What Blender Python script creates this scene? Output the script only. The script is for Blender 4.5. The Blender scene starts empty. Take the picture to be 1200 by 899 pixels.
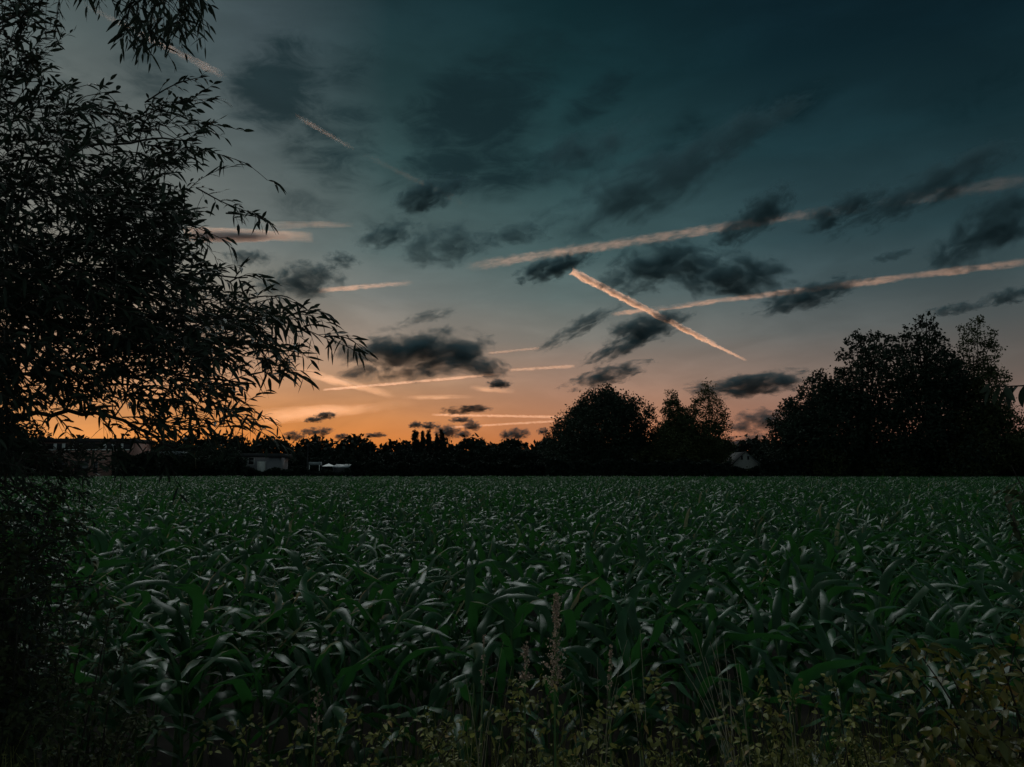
import bpy, math, random
import numpy as np
from mathutils import Vector, Matrix

R = math.radians
random.seed(7)
rng = np.random.default_rng(7)
sc = bpy.context.scene
C = sc.collection

# ------------------------------------------------------------------ camera
CAM_H = 2.7
F = 867.0                      # focal length in pixels of the 1200 px wide photograph
PITCH = math.atan((553 - 449.5) / F)
cam_d = bpy.data.cameras.new('camera')
cam_d.sensor_width = 36; cam_d.lens = F / 1200 * 36
cam_d.clip_start = 0.05; cam_d.clip_end = 400000
cam = bpy.data.objects.new('camera', cam_d); C.objects.link(cam)
cam.location = (0, 0, CAM_H); cam.rotation_euler = (math.pi / 2 + PITCH, 0, 0)
sc.camera = cam
sc.render.resolution_x, sc.render.resolution_y = 1024, 767
sc.view_settings.view_transform = 'Standard'
sc.view_settings.look = 'None'
sc.view_settings.gamma = 1
sc.view_settings.exposure = 0
sc.view_settings.use_curve_mapping = False
cy = sc.cycles
cy.max_bounces = 5; cy.diffuse_bounces = 2; cy.glossy_bounces = 2; cy.transmission_bounces = 3
cy.volume_bounces = 0; cy.transparent_max_bounces = 12
cy.use_denoising = True

def ray(px, py):
    x = (px - 600) / F; z = -(py - 449.5) / F
    c, s = math.cos(PITCH), math.sin(PITCH)
    return Vector((x, c - z * s, s + z * c))
def at(px, py, Y):             # point seen at a photo pixel, Y metres ahead
    d = ray(px, py); return Vector((0, 0, CAM_H)) + d * (Y / d.y)
def at_h(px, py, h):           # point seen at a photo pixel, h metres above the field
    d = ray(px, py); return Vector((0, 0, CAM_H)) + d * ((h - CAM_H) / d.z)
def ae(px, py):                # azimuth, elevation in degrees
    d = ray(px, py).normalized()
    return math.degrees(math.atan2(d.x, d.y)), math.degrees(math.asin(d.z))
def lin(c):
    return tuple(((v / 255) / 12.92 if v <= 10 else ((v / 255 + .055) / 1.055) ** 2.4) for v in c) + (1,)

# ------------------------------------------------------------------ sky
SUN_AZ, SUN_EL = -13.0, -3.0
w = bpy.data.worlds.new('World'); sc.world = w; w.use_nodes = True
nt = w.node_tree; N = nt.nodes; L = nt.links
bg = N['Background']
def nd(t, **k):
    n = N.new(t)
    for a, b in k.items(): setattr(n, a, b)
    return n
def m(op, a, b=None, c=None):
    n = nd('ShaderNodeMath', operation=op)
    for i, v in enumerate((a, b, c)):
        if v is None: continue
        if isinstance(v, (int, float)): n.inputs[i].default_value = v
        else: L.new(v, n.inputs[i])
    return n.outputs[0]
def smooth(v, a, b, lo=0., hi=1.):
    n = nd('ShaderNodeMapRange', interpolation_type='SMOOTHSTEP')
    L.new(v, n.inputs[0])
    n.inputs[1].default_value = a; n.inputs[2].default_value = b
    n.inputs[3].default_value = lo; n.inputs[4].default_value = hi
    return n.outputs[0]
def mix(f, a, b, blend='MIX'):
    n = nd('ShaderNodeMix', data_type='RGBA', blend_type=blend)
    for s, v in ((0, f), (6, a), (7, b)):
        if isinstance(v, (int, float, tuple)): n.inputs[s].default_value = v
        else: L.new(v, n.inputs[s])
    return n.outputs[2]
tc = nd('ShaderNodeTexCoord')
nrm = nd('ShaderNodeVectorMath', operation='NORMALIZE'); L.new(tc.outputs['Generated'], nrm.inputs[0])
sep = nd('ShaderNodeSeparateXYZ'); L.new(nrm.outputs[0], sep.inputs[0])
el = m('MULTIPLY', m('ARCSINE', sep.outputs[2]), 180 / math.pi)
az = m('MULTIPLY', m('ARCTAN2', sep.outputs[0], sep.outputs[1]), 180 / math.pi)
ELS = [0.0, 2.0, 4.0, 6.8, 10.1, 13.4, 16.6, 22.9, 28.8, 34.2]
SKY = [  # azimuth, colours by elevation
 (-32, [(236,146,70),(230,150,80),(218,152,96),(198,148,110),(168,142,120),(142,134,120),(124,124,117),(102,108,105),(84,96,96),(72,86,88)]),
 (-20, [(232,132,56),(226,137,64),(212,141,82),(188,142,108),(158,136,118),(132,129,119),(110,116,113),(86,97,97),(68,82,86),(58,73,78)]),
 (-10, [(220,122,54),(211,125,58),(199,131,78),(178,138,106),(146,132,119),(118,122,118),(88,105,104),(52,75,76),(35,59,62),(27,50,55)]),
 (4,   [(204,114,66),(198,120,74),(186,128,94),(164,130,110),(126,122,114),(97,112,110),(70,94,95),(40,69,72),(23,51,55),(15,42,47)]),
 (21,  [(192,116,84),(180,118,90),(160,116,97),(132,113,102),(98,101,99),(70,86,89),(50,73,78),(28,54,60),(14,38,45),(9,29,37)]),
 (34,  [(160,106,88),(146,104,90),(124,100,90),(104,95,89),(80,86,86),(56,73,76),(38,61,66),(20,44,50),(10,31,38),(7,24,31)]),
]
elf = m('DIVIDE', el, 36.0)
col = None; prev = None
for a_, cs in SKY:
    r_ = nd('ShaderNodeValToRGB'); L.new(elf, r_.inputs[0])
    r_.color_ramp.interpolation = 'EASE'
    e_ = r_.color_ramp.elements
    while len(e_) > 1: e_.remove(e_[-1])
    e_[0].position = 0; e_[0].color = lin(cs[0])
    r_.color_ramp.interpolation = 'LINEAR'
    for p_, c_ in zip(ELS[1:], cs[1:]):
        q = e_.new(p_ / 36.0); q.color = lin(c_)
    col = r_.outputs[0] if col is None else mix(m('MINIMUM', m('MAXIMUM', m('DIVIDE', m('SUBTRACT', az, prev), a_ - prev), 0.), 1.), col, r_.outputs[0])
    prev = a_
# soft high veils of dark cloud: noise in direction space gathered in a few banks
pv = nd('ShaderNodeCombineXYZ'); L.new(az, pv.inputs[0]); L.new(el, pv.inputs[1])
def noise(scale, detail, rough, dist, rot=0., sx=1., sy=1., off=0.):
    mp = nd('ShaderNodeMapping'); L.new(pv.outputs[0], mp.inputs[0])
    mp.inputs['Rotation'].default_value = (0, 0, R(rot)); mp.inputs['Scale'].default_value = (sx, sy, 1)
    mp.inputs['Location'].default_value = (off, off, off)
    n = nd('ShaderNodeTexNoise'); L.new(mp.outputs[0], n.inputs['Vector'])
    n.inputs['Scale'].default_value = scale; n.inputs['Detail'].default_value = detail
    n.inputs['Roughness'].default_value = rough; n.inputs['Distortion'].default_value = dist
    return n.outputs[0]
VEILS = [ # px, py, half width, half height, tilt (deg, rising to the right), strength
 (325,100,75,52,25,1.0),(395,170,75,60,10,.75),(410,75,60,40,20,.6),(560,130,120,62,20,.9),(520,195,90,35,15,.9),
 (600,195,80,40,10,.7),(705,112,70,24,28,.75),(670,180,60,30,15,.55),(800,170,60,40,30,.5),(905,140,95,30,18,.55),
 (350,240,70,40,5,.35),(190,90,90,60,10,.45),(60,120,90,70,0,.4),(1180,110,120,50,0,.35),(640,60,140,40,8,.35),(470,265,90,30,5,.4),
]
bl = None
for (px, py, hw, hh, ti, st) in VEILS:
    a0, e0 = ae(px, py)
    mp = nd('ShaderNodeMapping', vector_type='TEXTURE'); L.new(pv.outputs[0], mp.inputs[0])
    k = 1 / F * 57.3 * .93
    mp.inputs['Location'].default_value = (a0, e0, 0); mp.inputs['Rotation'].default_value = (0, 0, R(ti))
    mp.inputs['Scale'].default_value = (hw * k * 1.35, hh * k * 1.35, 1)
    ln = nd('ShaderNodeVectorMath', operation='LENGTH'); L.new(mp.outputs[0], ln.inputs[0])
    v = smooth(ln.outputs['Value'], 0.1, 1.15, st, 0.)
    bl = v if bl is None else m('MAXIMUM', bl, v)
nz = noise(.16, 7, .58, .5, -22, .7, 1.5, 3.)
nz2 = noise(.42, 8, .66, .9, -25, .6, 1.5, 9.)
nn = m('ADD', m('MULTIPLY', nz, .52), m('MULTIPLY', nz2, .48))
vm = smooth(m('ADD', nn, m('MULTIPLY', bl, .30)), .53, .80, 0., .85)
vm = m('MULTIPLY', vm, smooth(bl, 0.0, .55))
veilc = mix(m('MULTIPLY', m('MINIMUM', m('MAXIMUM', m('DIVIDE', m('ADD', az, 32.), 60.), 0.), 1.), 1.), lin((27,46,50)), lin((9,31,36)))
col = mix(vm, col, veilc)
# faint pale unevenness of the thin high haze
hz = smooth(noise(.12, 5, .55, .3, -15, .8, 2.2, 17.), .38, .72, .90, 1.12)
hzc = nd('ShaderNodeCombineXYZ'); [L.new(hz, hzc.inputs[i]) for i in range(3)]
col = mix(1., col, hzc.outputs[0], 'MULTIPLY')
# the rest of the dome, overhead and away from the sunset: unseen fill, raised low behind the camera to lift the dark fronts
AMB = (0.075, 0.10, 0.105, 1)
FILL_PATCH = (4.9, 5.3, 5.2, 1)
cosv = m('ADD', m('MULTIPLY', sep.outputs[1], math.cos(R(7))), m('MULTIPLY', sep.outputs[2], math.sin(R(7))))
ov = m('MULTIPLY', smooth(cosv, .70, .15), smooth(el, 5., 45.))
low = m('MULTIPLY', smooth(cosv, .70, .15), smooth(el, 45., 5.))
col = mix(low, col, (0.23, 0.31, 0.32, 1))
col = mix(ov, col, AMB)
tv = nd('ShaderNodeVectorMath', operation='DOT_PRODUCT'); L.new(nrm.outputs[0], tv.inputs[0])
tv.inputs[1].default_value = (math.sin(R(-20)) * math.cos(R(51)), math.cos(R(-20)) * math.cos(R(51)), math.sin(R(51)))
col = mix(smooth(tv.outputs['Value'], .958, .992), col, FILL_PATCH)      # made-up bright patch over the top of the frame, added to light the corn
nish = nd('ShaderNodeTexSky', sky_type='NISHITA')
nish.sun_disc = False; nish.sun_elevation = R(SUN_EL); nish.sun_rotation = R(SUN_AZ)
nish.dust_density = 2.0
ns = mix(1., nish.outputs[0], (.015, .015, .015, 1), 'MULTIPLY')
col = mix(1., col, ns, 'ADD')
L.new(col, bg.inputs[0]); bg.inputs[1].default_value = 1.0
w.cycles.sampling_method = 'MANUAL'; w.cycles.sample_map_resolution = 512

# the sun, already two degrees under the horizon: it only reaches the high trails
sd = bpy.data.lights.new('sun', 'SUN'); sd.energy = 4.2; sd.angle = R(.5); sd.color = (1., .47, .24)
sun = bpy.data.objects.new('sun', sd); C.objects.link(sun)
sv = Vector((math.sin(R(SUN_AZ)) * math.cos(R(SUN_EL)), math.cos(R(SUN_AZ)) * math.cos(R(SUN_EL)), math.sin(R(SUN_EL))))
sun.rotation_euler = sv.to_track_quat('Z', 'Y').to_euler()

# ------------------------------------------------------------------ helpers
def tag(o, label=None, cat=None, group=None, kind=None):
    if label: o['label'] = label
    if cat: o['category'] = cat
    if group: o['group'] = group
    if kind: o['kind'] = kind
    return o
def empty(name, loc, label, cat, group=None):
    o = bpy.data.objects.new(name, None); o.empty_display_size = .2; C.objects.link(o); o.location = loc
    return tag(o, label, cat, group)

class MB:
    """Collects quads; build() links them as one mesh object."""
    def __init__(s): s.v = []; s.f = []; s.n = 0
    def add(s, v, f):
        v = np.asarray(v, float).reshape(-1, 3); f = np.asarray(f, int).reshape(-1, 4)
        s.v.append(v); s.f.append(f + s.n); s.n += len(v)
    def mesh(s, name, mat, smooth_=True, origin=None):
        me = bpy.data.meshes.new(name)
        v = np.concatenate(s.v); f = np.concatenate(s.f)
        if origin is not None: v = v - np.array(origin)
        me.vertices.add(len(v)); me.vertices.foreach_set('co', v.ravel())
        me.loops.add(f.size); me.loops.foreach_set('vertex_index', f.ravel().astype(np.int32))
        me.polygons.add(len(f)); me.polygons.foreach_set('loop_start', (np.arange(len(f)) * 4).astype(np.int32))
        me.update(calc_edges=True)
        if smooth_: me.polygons.foreach_set('use_smooth', np.ones(len(f), bool))
        me.materials.append(mat)
        return me
    def build(s, name, mat, parent=None, smooth_=True):
        org = parent.location if parent is not None and parent.type == 'EMPTY' else (0, 0, 0)
        o = bpy.data.objects.new(name, s.mesh(name, mat, smooth_, org))
        C.objects.link(o)
        if parent is not None: o.parent = parent
        return o
    def build_part(s, name, mat, parent, smooth_=False):    # child of a mesh whose own origin sits at the thing's base
        o = bpy.data.objects.new(name, s.mesh(name, mat, smooth_, parent.parent.location if parent.parent else (0,0,0)))
        C.objects.link(o); o.parent = parent; return o
    def box(s, x0, x1, y0, y1, z0, z1):
        v = [(x, y, z) for x in (x0, x1) for y in (y0, y1) for z in (z0, z1)]
        s.add(v, [(0,1,3,2),(4,6,7,5),(0,4,5,1),(2,3,7,6),(0,2,6,4),(1,5,7,3)])
    def tube(s, pts, rad, sides=6):
        p = np.array([tuple(q) for q in pts], float); n = len(p)
        rad = np.broadcast_to(np.asarray(rad, float), (n,)) if np.ndim(rad) else np.full(n, rad)
        t = np.gradient(p, axis=0); t /= np.linalg.norm(t, axis=1)[:, None] + 1e-12
        ref = np.array([0, 0, 1.]) if abs(t[0, 2]) < .8 else np.array([1., 0, 0])
        a = np.cross(t, ref); a /= np.linalg.norm(a, axis=1)[:, None] + 1e-12
        b = np.cross(t, a)
        th = np.linspace(0, 2 * np.pi, sides, endpoint=False)
        ring = (a[:, None] * np.cos(th)[None, :, None] + b[:, None] * np.sin(th)[None, :, None]) * rad[:, None, None] + p[:, None]
        f = []
        for i in range(n - 1):
            for j in range(sides):
                k = (j + 1) % sides
                f.append((i * sides + j, i * sides + k, (i + 1) * sides + k, (i + 1) * sides + j))
        s.add(ring.reshape(-1, 3), f)

def unit(a): return a / (np.linalg.norm(a, axis=-1, keepdims=True) + 1e-12)
PROF = {
 'lance': lambda s: np.clip(np.sin(np.pi * np.clip(s, 0, 1) ** .75), .04, 1) ** .8,
 'ovate': lambda s: np.clip(np.sin(np.pi * np.clip(s, 0, 1) ** .7), .03, 1) ** .65,
 'strap': lambda s: np.clip(1.15 * np.minimum(1, .35 + 2.2 * s) * (1 - s ** 3.2), .02, 1),
}
def leaves(mb, base, d, L_, W_, droop, prof='lance', segs=4, fold=.25, side=None, curl=0.):
    """N leaves: centre line from base along d bending down by droop, three vertices across."""
    base = np.asarray(base, float); n = len(base)
    if n == 0: return
    d = unit(np.asarray(d, float)); L_ = np.broadcast_to(L_, (n,)); W_ = np.broadcast_to(W_, (n,)); droop = np.broadcast_to(droop, (n,))
    if side is None:
        side = np.cross(d, unit(np.array([0, 0, 1.]) + rng.normal(0, .7, (n, 3))))
    side = unit(side)
    s = np.linspace(0, 1, segs + 1)
    cen = base[:, None] + d[:, None] * (L_[:, None] * s)[..., None]
    cen[..., 2] -= (droop * L_)[:, None] * s ** 2
    tan = unit(np.gradient(cen, axis=1)); nor = unit(np.cross(np.broadcast_to(side[:, None], tan.shape), tan))
    wd = W_[:, None] * PROF[prof](s)[None] * .5
    lf = cen - side[:, None] * wd[..., None] + nor * (wd * fold)[..., None]
    rt = cen + side[:, None] * wd[..., None] + nor * (wd * fold)[..., None]
    v = np.stack([lf, cen, rt], 2).reshape(n, -1, 3)
    m_ = (segs + 1) * 3
    f = []
    for i in range(segs):
        for j in range(2):
            a = i * 3 + j; f.append((a, a + 1, a + 4, a + 3))
    f = np.array(f)[None] + (np.arange(n) * m_)[:, None, None]
    mb.add(v.reshape(-1, 3), f.reshape(-1, 4))
def diamonds(mb, c, size, asp=.55):
    """n leaf faces of random direction around centres c, each a slightly folded diamond"""
    n = len(c); d = unit(rng.normal(0, 1, (n, 3))); s = unit(np.cross(d, rng.normal(0, 1, (n, 3))))
    u = np.cross(d, s); size = np.broadcast_to(size, (n,))[:, None]
    v = np.stack([c - d * size, c + s * size * asp + u * size * .15, c + d * size, c - s * size * asp + u * size * .15], 1)
    mb.add(v.reshape(-1, 3), np.arange(n * 4).reshape(-1, 4))

# ------------------------------------------------------------------ materials
def mat_new(name):
    ma = bpy.data.materials.new(name); ma.use_nodes = True
    return ma, ma.node_tree.nodes, ma.node_tree.links
def leafmat(name, c1, c2, rough=.45, trans=.35, c3=None, spec=.5, third=.06, tcol=None):
    ma, n, l = mat_new(name); b = n['Principled BSDF']; out = n['Material Output']
    geo = n.new('ShaderNodeNewGeometry'); r = n.new('ShaderNodeValToRGB')
    l.new(geo.outputs['Random Per Island'], r.inputs[0])
    e = r.color_ramp.elements; e[0].color = (*c1, 1); e[1].color = (*c2, 1); e[1].position = 1 - (third * 1.2 if c3 else 0)
    if c3: q = e.new(1 - third * .6); q.color = (*c3, 1)
    tcn = n.new('ShaderNodeTexCoord'); nz = n.new('ShaderNodeTexNoise'); nz.inputs['Scale'].default_value = 9
    l.new(tcn.outputs['Object'], nz.inputs['Vector'])
    mp = n.new('ShaderNodeMapRange'); l.new(nz.outputs[0], mp.inputs[0]); mp.inputs[1].default_value = .3; mp.inputs[2].default_value = .7
    mp.inputs[3].default_value = .65; mp.inputs[4].default_value = 1.3
    mx = n.new('ShaderNodeMix'); mx.data_type = 'RGBA'; mx.blend_type = 'MULTIPLY'; mx.inputs[0].default_value = 1
    l.new(r.outputs[0], mx.inputs[6]); l.new(mp.outputs[0], mx.inputs[7])
    l.new(mx.outputs[2], b.inputs['Base Color']); b.inputs['Roughness'].default_value = rough
    b.inputs['Specular IOR Level'].default_value = spec
    if trans > 0:
        t = n.new('ShaderNodeBsdfTranslucent'); (l.new(mx.outputs[2], t.inputs[0]) if tcol is None else setattr(t.inputs[0], 'default_value', (*tcol, 1)))
        ms = n.new('ShaderNodeMixShader'); ms.inputs[0].default_value = trans
        l.new(b.outputs[0], ms.inputs[1]); l.new(t.outputs[0], ms.inputs[2]); l.new(ms.outputs[0], out.inputs[0])
    return ma
def surf(name, c1, c2, scale=4, rough=.8, detail=6, bump=.3, spec=.3):
    ma, n, l = mat_new(name); b = n['Principled BSDF']
    tcn = n.new('ShaderNodeTexCoord'); nz = n.new('ShaderNodeTexNoise'); nz.inputs['Scale'].default_value = scale; nz.inputs['Detail'].default_value = detail
    l.new(tcn.outputs['Object'], nz.inputs['Vector'])
    r = n.new('ShaderNodeValToRGB'); l.new(nz.outputs[0], r.inputs[0]); e = r.color_ramp.elements
    e[0].position = .3; e[1].position = .7; e[0].color = (*c1, 1); e[1].color = (*c2, 1)
    l.new(r.outputs[0], b.inputs['Base Color']); b.inputs['Roughness'].default_value = rough; b.inputs['Specular IOR Level'].default_value = spec
    bp = n.new('ShaderNodeBump'); bp.inputs['Strength'].default_value = bump; l.new(nz.outputs[0], bp.inputs['Height']); l.new(bp.outputs[0], b.inputs['Normal'])
    return ma
def brickmat():
    ma, n, l = mat_new('red_brick'); b = n['Principled BSDF']
    tcn = n.new('ShaderNodeTexCoord'); br = n.new('ShaderNodeTexBrick'); mp = n.new('ShaderNodeMapping')
    mp.inputs['Rotation'].default_value = (R(90), 0, 0)
    l.new(tcn.outputs['Object'], mp.inputs[0]); l.new(mp.outputs[0], br.inputs[0])
    br.inputs['Color1'].default_value = (.30, .12, .09, 1); br.inputs['Color2'].default_value = (.24, .10, .08, 1); br.inputs['Mortar'].default_value = (.4, .36, .32, 1)
    br.inputs['Scale'].default_value = 1; br.inputs['Brick Width'].default_value = .25; br.inputs['Row Height'].default_value = .08; br.inputs['Mortar Size'].default_value = .008
    l.new(br.outputs[0], b.inputs['Base Color']); b.inputs['Roughness'].default_value = .9
    return ma
M = {}
M['soil'] = surf('soil', (.012, .010, .008), (.03, .024, .018), 3, .95)
M['corn'] = leafmat('corn_leaf', (.010, .042, .017), (.020, .076, .027), .40, .22, (.22, .19, .10), .28, .014, (.045, .18, .035))
M['corn_stalk'] = surf('corn_stalk', (.06, .12, .04), (.10, .17, .06), 12, .5)
M['willow'] = leafmat('willow_leaf', (.016, .026, .018), (.032, .046, .028), .6, .15, None, .2)
M['bark'] = surf('bark', (.018, .016, .013), (.045, .038, .03), 14, .9, 8, .6)
M['dark_leaf'] = leafmat('dark_leaf', (.014, .024, .018), (.026, .040, .026), .8, .15, None, .1)
M['dark_leaf2'] = leafmat('olive_leaf', (.028, .042, .020), (.058, .070, .028), .75, .2, None, .15)
M['far_leaf'] = leafmat('far_leaf', (.010, .017, .014), (.020, .028, .021), .8, .1, None, .1)
M['shrub'] = leafmat('shrub_leaf', (.07, .085, .020), (.14, .14, .03), .45, .4, (.22, .13, .03), .45, .10)
M['bramble'] = leafmat('bramble_leaf', (.045, .06, .02), (.25, .25, .065), .6, .35, (.30, .20, .07), .4, .04)
M['weed'] = leafmat('weed_leaf', (.04, .07, .035), (.11, .13, .05), .5, .3, None, .5)
M['straw'] = surf('straw', (.24, .21, .14), (.42, .36, .26), 20, .8)
M['seed'] = leafmat('dock_seed', (.34, .23, .17), (.62, .44, .34), .8, .1, None, .2)
M['brick'] = brickmat()
M['roof'] = surf('roof', (.020, .021, .023), (.035, .035, .037), 6, .8)
M['white'] = surf('white_paint', (.68, .68, .66), (.8, .8, .78), 5, .6, 4, .05)
M['render'] = surf('pale_render', (.36, .36, .34), (.46, .46, .44), 3, .9, 5, .1)
M['greyroof'] = surf('grey_roof', (.16, .18, .19), (.24, .26, .27), 2, .6, 5, .1)
M['glass'] = surf('dark_glass', (.012, .014, .016), (.02, .022, .024), 2, .25, 2, .02, .6)
M['canvas_and_glare'] = surf('white_canvas_and_glare', (.7, .7, .7), (.8, .8, .8), 3, .8, 3, .05)
M['metal'] = surf('grey_metal', (.10, .10, .11), (.18, .18, .19), 8, .5, 3, .05)

# ------------------------------------------------------------------ ground
def gz(x, y):                      # bank under the camera, then the flat field
    t = min(max((y - 3.3) / 2.0, 0), 1); t = t * t * (3 - 2 * t)
    return 1.15 * (1 - t) + .05 * math.sin(x * 1.3) * math.cos(y * 1.7) * (1 - t * .6)
gm = MB()
xs = np.concatenate([[-90000, -3000, -300, -60], np.linspace(-24, 24, 65), [60, 300, 3000, 90000]])
ys = np.concatenate([[-60000, -500, -40], np.linspace(-12, 12, 49), [20, 40, 100, 400, 3000, 20000, 42000]])
vv = [(x, y, gz(x, y)) for y in ys for x in xs]
nx = len(xs)
gm.add(vv, [(j * nx + i, j * nx + i + 1, (j + 1) * nx + i + 1, (j + 1) * nx + i) for j in range(len(ys) - 1) for i in range(nx - 1)])
tag(gm.build('ground', M['soil']), 'dark bare soil of the bank and the field', kind='structure')

# ------------------------------------------------------------------ corn
def corn_leaf(mb, base, azim, L_, W_, a0, a1, twist, seg=9, wave=1.):
    """strap leaf leaving the stalk at angle a0 from the vertical, bending to a1 at the tip"""
    s = np.linspace(0, 1, seg + 1)
    k0 = rng.uniform(.30, .72); sh = rng.uniform(5, 13); sg_ = 1 / (1 + np.exp(-sh * (s - k0))); ang = R(a0) + (R(a1) - R(a0)) * (.72 * sg_ + .28 * s) ; ang = ang + rng.normal(0, .12, seg + 1)
    ds = L_ / seg
    r_ = np.concatenate([[0], np.cumsum(np.sin(ang[:-1]) * ds)]); z_ = np.concatenate([[0], np.cumsum(np.cos(ang[:-1]) * ds)])
    az_ = azim + twist * s ** 1.5
    cen = np.stack([base[0] + r_ * np.cos(az_), base[1] + r_ * np.sin(az_), base[2] + z_], 1)
    tan = unit(np.gradient(cen, axis=0))
    side = np.stack([-np.sin(az_), np.cos(az_), 0 * az_], 1)
    nor = unit(np.cross(side, tan))
    tw = (twist * 1.2 + rng.normal(0, .25)) * s
    sd2 = side * np.cos(tw)[:, None] + nor * np.sin(tw)[:, None]; nr2 = unit(np.cross(sd2, tan))
    wd = W_ * .5 * PROF['strap'](s)
    ph = rng.uniform(0, 6, 2); wv = wave * .42
    lw = wd * (.50 + wv * np.sin(s * 15 + ph[0])); rw = wd * (.50 + wv * np.sin(s * 15 + ph[1]))
    fold = np.linspace(1.2, .45, seg + 1)
    lf = cen - sd2 * wd[:, None] - nr2 * (lw * fold)[:, None] * -1
    rt = cen + sd2 * wd[:, None] + nr2 * (rw * fold)[:, None]
    v = np.stack([lf, cen, rt], 1).reshape(-1, 3)
    f = [(i * 3 + j, i * 3 + j + 1, i * 3 + j + 4, i * 3 + j + 3) for i in range(seg) for j in range(2)]
    mb.add(v, f)
def corn_plant(lmb, smb, x, y, z, h, seg=9):
    rank = rng.uniform(0, math.pi)
    lean = rng.normal(0, .05, 2)
    top = h * .80
    P = lambda t: (x + lean[0] * t * h, y + lean[1] * t * h, z + top * t)
    smb.tube([P(0), P(.35), P(.7), P(1)], [.014, .013, .010, .006], 5)
    n = int(rng.integers(7, 10))
    for k in range(n):
        t = .50 + .50 * (k + .3) / n
        a = rank + math.pi * (k % 2) + rng.normal(0, .35)
        u = k / (n - 1)
        Lf = h * (.33 + .17 * math.sin(math.pi * min(u * 1.05, 1))) * rng.uniform(.85, 1.2)
        if u > .8: a0, a1 = rng.uniform(8, 32), rng.uniform(60, 150)
        else: a0, a1 = rng.uniform(18, 52), rng.uniform(105, 170)
        corn_leaf(lmb, P(t), a, Lf, rng.uniform(.052, .080) * h / 1.5, a0, a1, rng.normal(0, .55), seg)

ROW, GAP = .72, .2
Y0, YN = 5.3, 10.3
variants = []
for k in range(16):
    lm, sm = MB(), MB()
    corn_plant(lm, sm, 0, 0, 0, rng.uniform(1.66, 1.90), 12)
    variants.append((lm.mesh('corn_foliage', M['corn']), sm.mesh('corn_stalk', M['corn_stalk'])))
cnt = 0
for j in range(12):
    yy = Y0 + j * ROW
    half = .71 * yy + .15
    nplant = int(2 * half / .27)
    if cnt + nplant > 300: break
    jend = yy + ROW * .5
    for i in range(nplant):
        x = -half + (i + .5) * .27 + rng.normal(0, .03); y = yy + rng.normal(0, .05) + .02 * x
        if cnt >= 300: break
        r0 = bpy.data.objects.new('corn_plant', None); r0.empty_display_size = .1; C.objects.link(r0)
        r0.location = (x, y, gz(x, y)); r0.rotation_euler = (0, 0, rng.uniform(0, 6.28)); s_ = rng.uniform(.86, 1.06) * (.9 if j == 0 else 1); r0.scale = (s_, s_, s_)
        tag(r0, 'green corn plant with arching strap leaves in the nearest rows of the field', 'corn plant', 'corn plants of the nearest rows')
        lv, stv = variants[int(rng.integers(0, 16))]
        for nm, me in (('foliage', lv), ('stalk', stv)):
            o = bpy.data.objects.new(nm, me); C.objects.link(o); o.parent = r0
        cnt += 1
YSTART = jend
print('corn individuals', cnt, YSTART)

# the rest of the field: tiles of rows instanced on one object
TILE = ROW * 4
tcol = bpy.data.collections.new('corn_tiles')
for k in range(5):
    lm, sm = MB(), MB()
    for r_ in range(4):
        for i in range(int(TILE / .27)):
            corn_plant(lm, sm, (i + .5) * .27 - TILE / 2 + rng.normal(0, .03), (r_ + .5) * ROW - TILE / 2 + rng.normal(0, .05), 0, rng.uniform(1.40, 1.92), 9)
    me = lm.mesh('corn_tile', M['corn']); me.materials.append(M['corn_stalk'])
    # stalks joined into the same tile mesh
    v = np.concatenate(lm.v + [a for a in sm.v]); f = np.concatenate(lm.f + [a + lm.n for a in sm.f])
    j_ = MB(); j_.v = [v]; j_.f = [f]; j_.n = len(v)
    me = j_.mesh('corn_tile', M['corn']); me.materials.append(M['corn_stalk'])
    mi = np.zeros(len(f), np.int32); mi[sum(len(a) for a in lm.f):] = 1
    me.polygons.foreach_set('material_index', mi)
    o = bpy.data.objects.new('corn_tile', me); tcol.objects.link(o)
FIELD_END = 150
pts = []
y = YSTART + TILE / 2 + .05
while y < FIELD_END:
    half = .72 * (y + 2) + 5
    x = -half
    while x < half:
        pts.append((x + rng.normal(0, .02), y + .02 * x, 0)); x += TILE
    y += TILE
pts = np.array(pts)
me = bpy.data.meshes.new('corn_field'); me.vertices.add(len(pts)); me.vertices.foreach_set('co', pts.ravel()); me.update()
fo = bpy.data.objects.new('corn_field', me); C.objects.link(fo)
tag(fo, 'wide dark green corn field reaching back to the trees', 'corn field', kind='stuff')
ng = bpy.data.node_groups.new('corn_scatter', 'GeometryNodeTree')
ng.interface.new_socket('Geometry', in_out='INPUT', socket_type='NodeSocketGeometry')
ng.interface.new_socket('Geometry', in_out='OUTPUT', socket_type='NodeSocketGeometry')
gi = ng.nodes.new('NodeGroupInput'); go = ng.nodes.new('NodeGroupOutput')
ip = ng.nodes.new('GeometryNodeInstanceOnPoints'); ci = ng.nodes.new('GeometryNodeCollectionInfo')
ci.inputs['Collection'].default_value = tcol; ci.inputs['Separate Children'].default_value = True
ri = ng.nodes.new('FunctionNodeRandomValue'); ri.data_type = 'INT'
[s for s in ri.inputs if s.name == 'Min' and s.type == 'INT'][0].default_value = 0; [s for s in ri.inputs if s.name == 'Max' and s.type == 'INT'][0].default_value = 4
rr = ng.nodes.new('FunctionNodeRandomValue'); rr.data_type = 'INT'
[s for s in rr.inputs if s.name == 'Min' and s.type == 'INT'][0].default_value = 0; [s for s in rr.inputs if s.name == 'Max' and s.type == 'INT'][0].default_value = 1
[s for s in rr.inputs if s.name == 'Seed'][0].default_value = 5
mm_ = ng.nodes.new('ShaderNodeMath'); mm_.operation = 'MULTIPLY'; mm_.inputs[1].default_value = math.pi
cx = ng.nodes.new('ShaderNodeCombineXYZ')
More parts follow.
